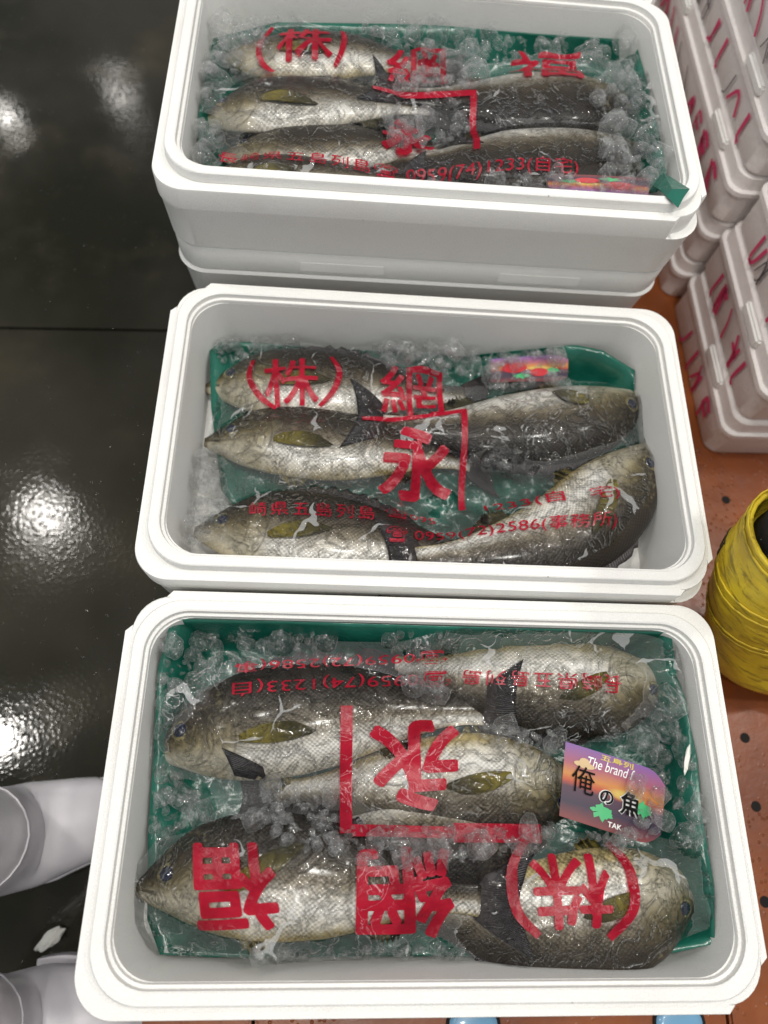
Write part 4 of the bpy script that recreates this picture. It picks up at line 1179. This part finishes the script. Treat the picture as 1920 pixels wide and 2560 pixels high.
# ------------------------------------------------------------------ sunset cards
def mat_card():
    t = NT('sunset_card_print'); p = t.attr('cuv').outputs['Vector']; x, y, z = t.sep(p)
    n = t.noise(p, 5, 4, .6, .5)
    yy = t.math('ADD', y, t.math('MULTIPLY', t.math('SUBTRACT', n, .5), .10))
    c = t.ramp(yy, [(0.0, (.30, .05, .05)), (.22, (.035, .02, .06)), (.42, (.10, .03, .07)), (.50, (.70, .10, .03)), (.60, (.85, .33, .06)), (.74, (.55, .14, .20)), (1.0, (.30, .14, .50))])
    d = t.math('ADD', t.math('POWER', t.math('SUBTRACT', x, .62), 2.0), t.math('MULTIPLY', t.math('POWER', t.math('SUBTRACT', y, .52), 2.0), 6.0))
    c = t.mix(t.smooth(d, .05, 0.0), c, (.95, .70, .15))
    t.set(Base_Color=t.mix(1.0, c, (.6, .6, .6), 'MULTIPLY'), Roughness=.5)
    return t.m
CARDM = mat_card()
INK_K = mat_simple('black_ink', (.008, .008, .008), .85, spec=.1); INK_W = mat_simple('white_ink', (.8, .8, .78), .3)
INK_Y = mat_simple('gold_ink', (.62, .48, .10), .3); INK_R = mat_simple('red_ink', (.50, .02, .03), .3); INK_G = mat_simple('green_ink', (.06, .42, .16), .3); TAN = mat_simple('tan_ink', (.55, .38, .18), .4)
def card(box, quad, zs, label, texts=True, bow=.004):
    zr = BOX[box][2]
    q = [at(px, py, zr + z) for (px, py), z in zip(quad, zs)]     # BL, BR, TR, TL
    nrm = (q[1] - q[0]).cross(q[3] - q[0]).normalized()
    if nrm.z < 0: nrm = -nrm
    def P(a, b, up=0): return q[0] * (1 - a) * (1 - b) + q[1] * a * (1 - b) + q[2] * a * b + q[3] * (1 - a) * b + nrm * (up + bow * math.sin(math.pi * a))
    o0 = P(.5, .5); V = []; UVs = []; F = []; N = 16
    for th in (0, -.0005):
        for i in range(N + 1):
            for j in range(N + 1):
                a, b = i / N, j / N
                # rounded right end
                k = max(0, a - .8) / .2; bb = .5 + (b - .5) * (1 - .35 * k * k)
                V.append(P(a, bb, th) - o0); UVs.append((a, bb, 0))
    M_ = (N + 1) ** 2
    for i in range(N):
        for j in range(N):
            a, b, c_, d = i * (N + 1) + j, (i + 1) * (N + 1) + j, (i + 1) * (N + 1) + j + 1, i * (N + 1) + j + 1
            F += [(a, b, c_, d), (a + M_, d + M_, c_ + M_, b + M_)]
    me = mesh('label_card', V, F)
    at_ = me.attributes.new('cuv', 'FLOAT_VECTOR', 'POINT'); at_.data.foreach_set('vector', np.array(UVs, dtype=np.float32).ravel())
    o = link('label_card', me, CARDM); o.location = o0; tag(o, label, 'label card')
    def tx(s, a0, b0, a1, b1, mat, bold=.0, up=.0004, slant=0, name='lettering'):
        m_ = drape_mesh(text_mesh(s, bold), .12)
        xs = [v.co.x for v in m_.vertices]; ys = [v.co.y for v in m_.vertices]
        for v in m_.vertices:
            a = (v.co.x - min(xs)) / (max(xs) - min(xs)); b = (v.co.y - min(ys)) / (max(ys) - min(ys))
            v.co = P(a0 + (a1 - a0) * a + slant * b, b0 + (b1 - b0) * b, up) - o0
        link(name, m_, mat, o)
    def blob(c, pts, mat, up, name):
        V = [P(c[0] + x, c[1] + y, up) - o0 for x, y in pts] + [P(c[0], c[1], up) - o0]
        n = len(pts); link(name, mesh(name, V, [(i, (i + 1) % n, n) for i in range(n)]), mat, o)
    isl = [(.10 * math.cos(k / 30 * 6.283) * (1 + .45 * noise.noise(Vector((k * .45, 1, 2)))), .09 * math.sin(k / 30 * 6.283) * (1 + .9 * noise.noise(Vector((k * .55, 5, 2))))) for k in range(30)]
    blob((.40, .22), isl, INK_G, .0002, 'green_island')
    blob((.80, .42), [(x * .8, y) for x, y in isl], INK_G, .0002, 'green_island')
    el = lambda rx, ry, n=18: [(rx * math.cos(k / n * 6.283), ry * math.sin(k / n * 6.283)) for k in range(n)]
    if texts:
        for s, r in (('俺', (.08, .38, .30, .74)), ('の', (.36, .34, .49, .52)), ('魚', (.56, .28, .76, .60))):
            if s != '俺': tx(s, r[0] - .008, r[1] - .008, r[2] + .008, r[3] + .008, INK_W, .06, .0004)
            tx(s, *r, INK_K, .0 if s == '俺' else .018, .0022)
        tx('~The brand f', .15, .76, .66, .90, INK_W, .004, .0005, .02)
        tx('五島列', .34, .90, .66, .985, INK_Y, .02, .0005)
        tx('TAK', .46, .06, .60, .13, INK_W, .02, .0006)
        el = lambda rx, ry, n=18: [(rx * math.cos(k / n * 6.283), ry * math.sin(k / n * 6.283)) for k in range(n)]
        blob((.19, .76), el(.10, .045), TAN, .0010, 'hat'); blob((.19, .80), el(.05, .055), TAN, .0012, 'hat')
    else:
        blob((.30, .55), el(.16, .20), INK_R, .0006, 'red_mark'); blob((.62, .35), el(.12, .16), INK_R, .0006, 'red_mark')
    return o
card('F', [(1208, 1762), (1425, 1832), (1440, 1672), (1222, 1602)], [-.030, -.030, -.026, -.026], 'sunset coloured card with black characters and a straw hat in the nearest box')
RED = None
card('M', [(1060, 826), (1226, 824), (1228, 766), (1060, 776)], [-.066, -.064, -.060, -.062], 'red and orange card under ice lumps at the back of the middle box', texts=False, bow=.002)
card('T', [(1405, 386), (1180, 376), (1186, 410), (1400, 425)], [-.016, -.016, -.022, -.022], 'pink and orange card under ice by the near wall of the farthest box', texts=False, bow=.002)
heap('F', [(1372, 1690), (1435, 1700), (1435, 1790), (1400, 1820), (1330, 1822), (1260, 1805), (1372, 1790)], 6, 0.0100, 0.0169, 'clear ice lump lying on the sunset card of the nearest box', 'ice on the sunset card', -.02, surf=lambda x, y: ZF - .026, sink=.2)

# ------------------------------------------------------------------ boots
def boot(path, radii, name, part_from=None):
    """a bent tube of ellipses: radii = (across, up) at every path point"""
    P, L = catmull(path, 44); n = 26; k = len(path)
    V = []; loops = []
    prev = None
    for i, p in enumerate(P):
        s = i / (len(P) - 1) * (k - 1); a = int(min(s, k - 2)); f = s - a
        rx = radii[a][0] * (1 - f) + radii[a + 1][0] * f; rz = radii[a][1] * (1 - f) + radii[a + 1][1] * f
        t = (P[min(i + 1, len(P) - 1)] - P[max(i - 1, 0)]).normalized()
        side = t.cross(Vector((0, 0, 1))) if prev is None else prev - t * prev.dot(t)
        if side.length < .05: side = prev
        side.normalize(); prev = side
        up = side.cross(t).normalized()
        loops.append([p + side * rx * math.cos(2 * math.pi * j / n) + up * rz * math.sin(2 * math.pi * j / n) for j in range(n)])
    return P, loops, n
def loops_mesh(name, loops, cap=True):
    v, f = loft([[tuple(p) for p in lp] for lp in loops], cap, False)
    return clean(mesh(name, v, f))
def white_boot(path, radii, label):
    P, loops, n = boot(path, radii, 'white_boot')
    root = empty('rubber_boot', (P[8].x, P[8].y, 0)); tag(root, label, 'boot', 'white boots at the left edge')
    o0 = root.location.copy()
    for lp in loops:
        for j, p in enumerate(lp):
            w = noise.noise(p * 14) * .004 + noise.noise(p * 40) * .0008
            lp[j] = Vector((p.x + w, p.y + w, max(p.z + w, .004)))
    o = link('upper', loops_mesh('upper', [[p - o0 for p in lp] for lp in loops]), BOOTW, root)
    # moulded seam round the ankle
    c = int(len(loops) * .60); lp = loops[c]; lp2 = loops[c + 1]
    cen = sum(lp, Vector()) / n
    ring = [[cen + (p - cen) * 1.0 - o0 for p in lp], [cen + (p - cen) * 1.025 - o0 for p in lp], [cen + (p - cen) * 1.025 + (lp2[j] - p) * .35 - o0 for j, p in enumerate(lp)], [cen + (p - cen) * 1.0 + (lp2[j] - p) * .35 - o0 for j, p in enumerate(lp)]]
    v, f = loft([[tuple(p) for p in r] for r in ring], False, False)
    link('seam', clean(mesh('seam', v, f)), SEAMW, root)
    # sole under the foot
    so = []
    for lp in loops[:int(len(loops) * .45)]:
        xs = sum(lp, Vector()) / n; a = lp[0]; b = lp[n // 2]
        so.append((a, b))
    V = []; F = []
    for a, b in so:
        for q in (a, b):
            V += [Vector((q.x, q.y, .001)) - o0, Vector((q.x, q.y, .022)) - o0]
    for i in range(len(so) - 1):
        k = i * 4
        for x, y in ((0, 1), (1, 3), (3, 2), (2, 0)): F.append((k + x, k + 4 + x, k + 4 + y, k + y))
    F += [(0, 1, 3, 2), tuple(len(V) - 4 + x for x in (0, 2, 3, 1))]
    link('sole', clean(mesh('sole', V, F)), BOOTW, root, smooth=False)
A_ = lambda x, y, z: at(x, y, z, 1.0)
white_boot([A_(395, 2010, .035), A_(330, 2020, .05), A_(225, 2045, .062), A_(110, 2075, .075), A_(10, 2100, .11), A_(-90, 2110, .20), A_(-260, 2110, .38)],
           [(.012, .01), (.050, .042), (.064, .055), (.060, .065), (.060, .068), (.062, .062), (.070, .070)], 'white rubber boot reaching in from the left edge beside the nearest box')
white_boot([A_(470, 2590, .035), A_(370, 2590, .05), A_(230, 2555, .062), A_(90, 2575, .07), A_(-20, 2600, .11), A_(-130, 2600, .20), A_(-300, 2600, .38)],
           [(.012, .01), (.050, .045), (.066, .055), (.062, .062), (.062, .068), (.064, .062), (.070, .070)], 'white rubber boot in the lower left corner, mostly out of the picture')

def yellow_boot():
    path = [A_(2130, 1700, ZP + .03), A_(2070, 1690, ZP + .045), A_(1975, 1640, ZP + .05), A_(1905, 1595, ZP + .09), A_(1915, 1530, ZP + .16), A_(1945, 1452, ZP + .23), A_(1982, 1398, ZP + .27), A_(2036, 1348, ZP + .31)]
    rad = [(.01, .01), (.048, .040), (.060, .055), (.068, .066), (.063, .063), (.065, .065), (.064, .064), (.064, .064)]
    P, loops, n = boot(path, rad, 'yellow_boot')
    root = empty('rubber_boot', (P[14].x, P[14].y, ZP)); tag(root, 'worn yellow rubber boot with black streaks and ribbed bands, at the right edge', 'boot')
    o0 = root.location.copy()
    N = len(loops)
    for i, lp in enumerate(loops):
        for j, p in enumerate(lp):
            cen = P[i]; fold = 0.0025 * noise.noise(Vector((p.x * 12, p.y * 12, p.z * 55))) if i < N * .62 else .0007 * noise.noise(p * 20)
            q = p + (p - cen).normalized() * fold
            lp[j] = Vector((q.x, q.y, max(q.z, ZP + .004)))
    c1 = int(N * .44)
    link('foot', loops_mesh('foot', [[p - o0 for p in lp] for lp in loops[:c1]]), YEL2, root)
    v, f = loft([[tuple((p - P[c1 - 1]) * 1.012 + P[c1 - 1] - o0) for p in loops[c1 - 1]]] + [[tuple(p - o0) for p in lp] for lp in loops[c1:]] +
                [[tuple((p - P[-1]) * .93 + P[-1] - o0) for p in loops[-1]], [tuple((p - P[-2]) * .92 + P[-2] - o0) for p in loops[-2]], [tuple((p - P[-8]) * .92 + P[-8] - o0) for p in loops[-8]]], False, True)
    link('shaft', clean(mesh('shaft', v, f)), YEL, root)
    def band(i, w, h, mat, name='rib'):
        lp, cen, t = loops[i], P[i], (P[min(i + 1, N - 1)] - P[i - 1]).normalized()
        rr = []
        for a in range(8):
            an = a / 8 * 2 * math.pi
            rr.append([tuple(cen + (p - cen) * (1 + h * (.5 + .5 * math.cos(an))) + t * w * math.sin(an) - o0) for p in lp])
        rr.append(rr[0]); v, f = loft(rr, False, False)
        link(name, clean(mesh(name, v, f)), mat, root)
    for fr in (.66, .70, .80, .83, .955):
        band(int(N * fr), .0022, .030, YEL)
    for fr in (.68, .815): band(int(N * fr), .0016, .012, SEAMY, 'groove')
    band(N - 1, .003, .035, YEL, 'collar')
    # raised tabs and emblem plate on the side facing the camera
    def plate(i0, i1, j0, j1, up, mat, name, par=root):
        V = []; F = []; nn = 8
        ca = Vector((0, 0, CAMZ))
        for a in range(nn + 1):
            for b in range(nn + 1):
                ii = i0 + (i1 - i0) * a / nn; jj = j0 + (j1 - j0) * b / nn
                i_, j_ = int(ii), int(jj) % n; fi, fj = ii - int(ii), jj - int(jj)
                i2 = min(i_ + 1, N - 1); j2 = (j_ + 1) % n
                p = (loops[i_][j_] * (1 - fj) + loops[i_][j2] * fj) * (1 - fi) + (loops[i2][j_] * (1 - fj) + loops[i2][j2] * fj) * fi
                cen = P[i_] * (1 - fi) + P[i2] * fi
                e = 1 if 0 < a < nn and 0 < b < nn else 0
                V.append(p + (p - cen).normalized() * (up * e - .0003) - o0)
        for a in range(nn):
            for b in range(nn):
                k = a * (nn + 1) + b; F.append((k, k + 1, k + nn + 2, k + nn + 1))
        return link(name, mesh(name, V, F), mat, par)
    # index of the side that faces the camera
    lp = loops[int(N * .75)]; cam_ = Vector((0, 0, CAMZ))
    best = min(range(n), key=lambda j: (lp[j] - cam_).length)
    for k in (0, 1, 2, 3):
        plate(int(N * .845), int(N * .845) + 3.4, best - 6 + k * 3.0, best - 6 + k * 3.0 + 2.2, .0012, YEL, 'tab')
        plate(int(N * .72), int(N * .72) + 3.0, best - 7 + k * 3.0, best - 7 + k * 3.0 + 2.0, .0012, YEL, 'tab')
    EB = int(N * .80); best += 3.4
    em = plate(EB, EB + 3.6, best + 1.6, best + 4.4, .0022, YEL, 'emblem')
    for k in (.8, 1.6, 2.4):
        plate(EB + 1.0, EB + 2.9, best + 1.7 + k - .16, best + 1.7 + k + .16, .0032, SEAMY, 'emblem_stroke', em)
    plate(EB + 2.9, EB + 3.2, best + 2.1, best + 4.0, .0032, SEAMY, 'emblem_stroke', em)
    # trouser leg inside
    top = P[-1]; t = (P[-1] - P[-4]).normalized()
    lo = []
    for a in range(9):
        cen = P[-1] - t * .03 + t * .03 * a + Vector((.004 * a, 0, .006 * a)); r = .052 + .001 * a
        base = loops[-1]
        lo.append([tuple(cen + (p - P[-1]).normalized() * (r + .002 * noise.noise(p * 30 + Vector((a, 0, 0))))) for p in base])
    lg = [[tuple(Vector(p) - top) for p in l] for l in lo]
    v, f = loft(lg, True, True)
    o = link('trouser_leg', clean(mesh('trouser_leg', v, f)), BLACK); o.location = top
    tag(o, 'black trouser leg inside the worn yellow boot', 'trouser leg')
yellow_boot()

# ------------------------------------------------------------------ stacks of written on foam boxes at the right
def ribbon(name, P, w, mat, parent, nrm):
    V = []; F = []
    for i, p in enumerate(P):
        a, b = P[max(i - 1, 0)], P[min(i + 1, len(P) - 1)]
        t = (b - a).normalized(); n = nrm.cross(t).normalized(); k = w * (1 - .35 * i / len(P))
        V += [p - n * k, p + n * k]
    for i in range(len(P) - 1): F.append((2 * i, 2 * i + 2, 2 * i + 3, 2 * i + 1))
    return link(name, mesh(name, V, F), mat, parent)
def far_box(corner, yaw, z, H, label, group, L=.56, W=.36, seed=0):
    """corner: the box's near left foot corner; long side runs away from the camera"""
    r_ = random.Random(seed)
    root = empty('foam_box', (corner.x, corner.y, z), yaw); tag(root, label, 'foam box', group)
    def o_(zz, g): return [(x + W / 2, y + L / 2, zz) for x, y in rrect(W - g, L - g, .022, 8)]
    v, f = loft([o_(0, .008), o_(.003, .005), o_(H * .56, .004), o_(H * .585, .004), o_(H * .60, -.004), o_(H * .68, -.004), o_(H * .70, .006), o_(H * .92, .008), o_(H * .95, .012), o_(H - .0005, .020)])
    b = link('body', clean(mesh('body', v, f)), FOAM_PINK, root); auto_smooth(b, 30)
    # grip recess lips
    for yy in (.11, .40):
        bm = bmesh.new()
        bmesh.ops.create_cube(bm, size=1, matrix=Matrix.Translation((.0015, yy, H * .80)) @ Matrix.Diagonal((.010, .07, H * .17, 1)))
        bmesh.ops.bevel(bm, geom=bm.edges[:], offset=.003, segments=2, affect='EDGES')
        me = bpy.data.meshes.new('grip'); bm.to_mesh(me); bm.free(); link('grip', me, FOAM, root, smooth=False)
    # marker writing on the side wall
    nrm = Vector((-1, 0, 0)); y = .05
    glyphs = [[(0, 0), (.4, .6), (.9, 1)], [(0, .9), (.2, .1), (.5, 0)], [(0, .2), (.5, .8), (1, .1)], [(.1, 0), (.2, .9)], [(0, .5), (.9, .6)], [(0, 0), (1, .9)], [(.5, 1), (.5, .1), (.2, 0)], [(0, .8), (.8, .9), (.5, 0)]]
    while y < L - .06:
        w = r_.uniform(.020, .045); mt = MARKB if r_.random() < .22 else MARK
        wide = .0016 if mt is MARKB else r_.uniform(.0028, .0046)
        for g_ in r_.sample(glyphs, r_.randint(1, 3)):
            pts = [Vector((-.0008 + .0045 * (1 - b_) * 0 , y + (a) * w, H * (.06 + .44 * b_))) for a, b_ in g_]
            pts = [Vector((.0008, p.y, p.z)) for p in pts]
            if len(pts) > 2: pts, _ = catmull(pts, 9)
            else: pts = [pts[0].lerp(pts[1], k / 6) for k in range(7)]
            ribbon('marker_stroke', [p + Vector((-.0002 - .002 * (1 if p.z > 0 else 0), 0, 0)) for p in pts], wide, mt, root, nrm)
        y += w + r_.uniform(.004, .030)
    return root
a0 = A_(1782, 1136, ZP); a1 = A_(1697, 738, ZP)
dv = (a1 - a0); yw = math.atan2(dv.y, dv.x) - math.pi / 2
u_ = dv.normalized(); s_ = Vector((u_.y, -u_.x, 0))
G1 = 'written on foam boxes at the right'
names = ['bottom', 'second', 'third', 'fourth', 'top']
HH = .094
for k in range(4):
    far_box(a0 - s_ * .016 + s_ * .004 * k + u_ * .006 * (k % 2), yw, ZP + k * HH, HH - .0004, f'marker scrawled foam box, {["bottom", "second from bottom", "third from bottom", "top"][k]} in the nearest right hand stack', G1, L=.36 if False else dv.length - .012, seed=11 + k)
b0 = a0 + u_ * (dv.length - .006) - s_ * .034
for k in range(5):
    far_box(b0 + s_ * .003 * (k % 2), yw, ZP + k * .084, .0836, f'marker scrawled foam box, {["bottom", "second from bottom", "middle", "fourth from bottom", "top"][k]} in the middle right hand stack', G1, L=.56, seed=31 + k)
c0 = b0 + u_ * .57
for k in range(5):
    far_box(c0 + s_ * .004 * (k % 2), yw, ZP + k * .088, .0876, f'marker scrawled foam box, {["bottom", "second from bottom", "middle", "fourth from bottom", "top"][k]} in the rearmost right hand stack', G1, L=.56, seed=51 + k)

# ------------------------------------------------------------------ small litter
def crumb(p, r, label, n=3, stretch=1.0, rz=0, mat=None):
    bm = bmesh.new(); bmesh.ops.create_icosphere(bm, subdivisions=n, radius=r)
    for v in bm.verts:
        v.co *= 1 + .35 * noise.noise(v.co / r * 1.7 + Vector((r * 900, 0, 0)))
        v.co.x *= stretch; v.co.z *= .55
    me = bpy.data.meshes.new('foam_crumb'); bm.to_mesh(me); bm.free()
    o = link('foam_crumb', me, mat or CRUMB); o.location = p; o.rotation_euler = (0, 0, rz)
    return tag(o, label, 'foam crumb')
crumb(A_(125, 2348, .008), .0085, 'torn white scrap on the black floor between the two white boots', 4, 2.2, .9)
crumb(at(1484, 1640, ZF - .018), .0025, 'thin white foam splinter on the ice by the right wall of the nearest box', 3, 5.5, 1.45)
crumb(A_(1731, 948, ZP + .003), .005, 'white crumb on the orange pallet beside the middle box')
heap('M', [(1060, 768), (1228, 766), (1226, 826), (1060, 830)], 9, .0075, .013, 'clear ice lump on the red and orange card of the middle box', 'ice on the back card of the middle box', -.05, surf=lambda x, y: ZM - .062, sink=.25)
heap('T', [(1180, 380), (1400, 392), (1400, 420), (1185, 408)], 6, .0075, .012, 'clear ice lump on the pink and orange card of the farthest box', 'ice on the card of the farthest box', -.014, zmax=.004, surf=lambda x, y: ZT - .018, sink=.35)

# small splinters and chips of ice between the lumps, too many to count: one mesh
def ice_chips():
    tmpl = []
    for k in range(8):
        bm = bmesh.new(); bmesh.ops.create_icosphere(bm, subdivisions=2, radius=1.0)
        r_ = random.Random(900 + k)
        pl_ = [(Vector((r_.gauss(0, 1), r_.gauss(0, 1), r_.gauss(0, 1))).normalized(), r_.uniform(.3, .8)) for _ in range(9)]
        for v in bm.verts:
            for d, h in pl_:
                e = v.co.dot(d)
                if e > h: v.co -= d * (e - h)
            v.co *= 1 + .2 * noise.noise(v.co * 2 + Vector((k * 5.0, 0, 0)))
        tmpl.append(([v.co.copy() for v in bm.verts], [[v.index for v in f.verts] for f in bm.faces])); bm.free()
    V = []; F = []
    for box, poly, n, zref, zmax, surf in HEAPS:
        zr = BOX[box][2]; xs = [p[0] for p in poly]; ys = [p[1] for p in poly]
        want = int(n * 7); got = 0; t_ = 0
        while got < want and t_ < want * 12:
            t_ += 1
            px, py = random.uniform(min(xs) - 8, max(xs) + 8), random.uniform(min(ys) - 6, max(ys) + 6)
            if not inside(poly, px, py): continue
            r = random.uniform(.0022, .0062)
            w = at(px, py, zr + zref); l = to_local(box, w); lx, ly = wall_limit(zref, DEP[box])
            if abs(l.x) > lx - r or abs(l.y) > ly - r: continue
            h = surf(w.x, w.y) if surf else hit(box, w)
            if h is None: continue
            z = h + r * .5
            for q in PLACED[box]:
                d = math.hypot(w.x - q[0], w.y - q[1])
                if d < q[3] * .8: z = max(z, q[2] + math.sqrt(max(0, (q[3] * .8) ** 2 - d * d)) * random.uniform(.2, .95))
            if z + r > zr + zmax: continue
            got += 1
            R3 = Matrix.Rotation(random.uniform(0, 6.3), 3, 'Z') @ Matrix.Rotation(random.uniform(0, 6.3), 3, 'X')
            sx, sy, sz = r * random.uniform(.8, 1.7), r * random.uniform(.6, 1), r * random.uniform(.5, .9)
            tv, tf = random.choice(tmpl); o = len(V); c = Vector((w.x, w.y, z))
            V += [c + R3 @ Vector((v.x * sx, v.y * sy, v.z * sz)) for v in tv]
            F += [tuple(i + o for i in f) for f in tf]
    o0 = Vector((BOX['M'][0], BOX['M'][1], BOX['M'][2]))
    me = mesh('ice_chips', [(v - o0) * 1.0 for v in V], F)
    a = me.attributes.new('grain', 'FLOAT_VECTOR', 'POINT')
    o = link('ice_chips', me, ICE_C, smooth=False); o.location = o0
    tag(o, 'small clear ice chips strewn between the ice lumps in all three open boxes', 'ice chips', kind='stuff')
ICE_C = ICE.copy(); ICE_C.name = 'clear_ice_chips'
for n_ in ICE_C.node_tree.nodes:
    if n_.type == 'TEX_NOISE': n_.inputs['Scale'].default_value *= 130
    if n_.type == 'BUMP': n_.inputs['Distance'].default_value *= .008
ice_chips()
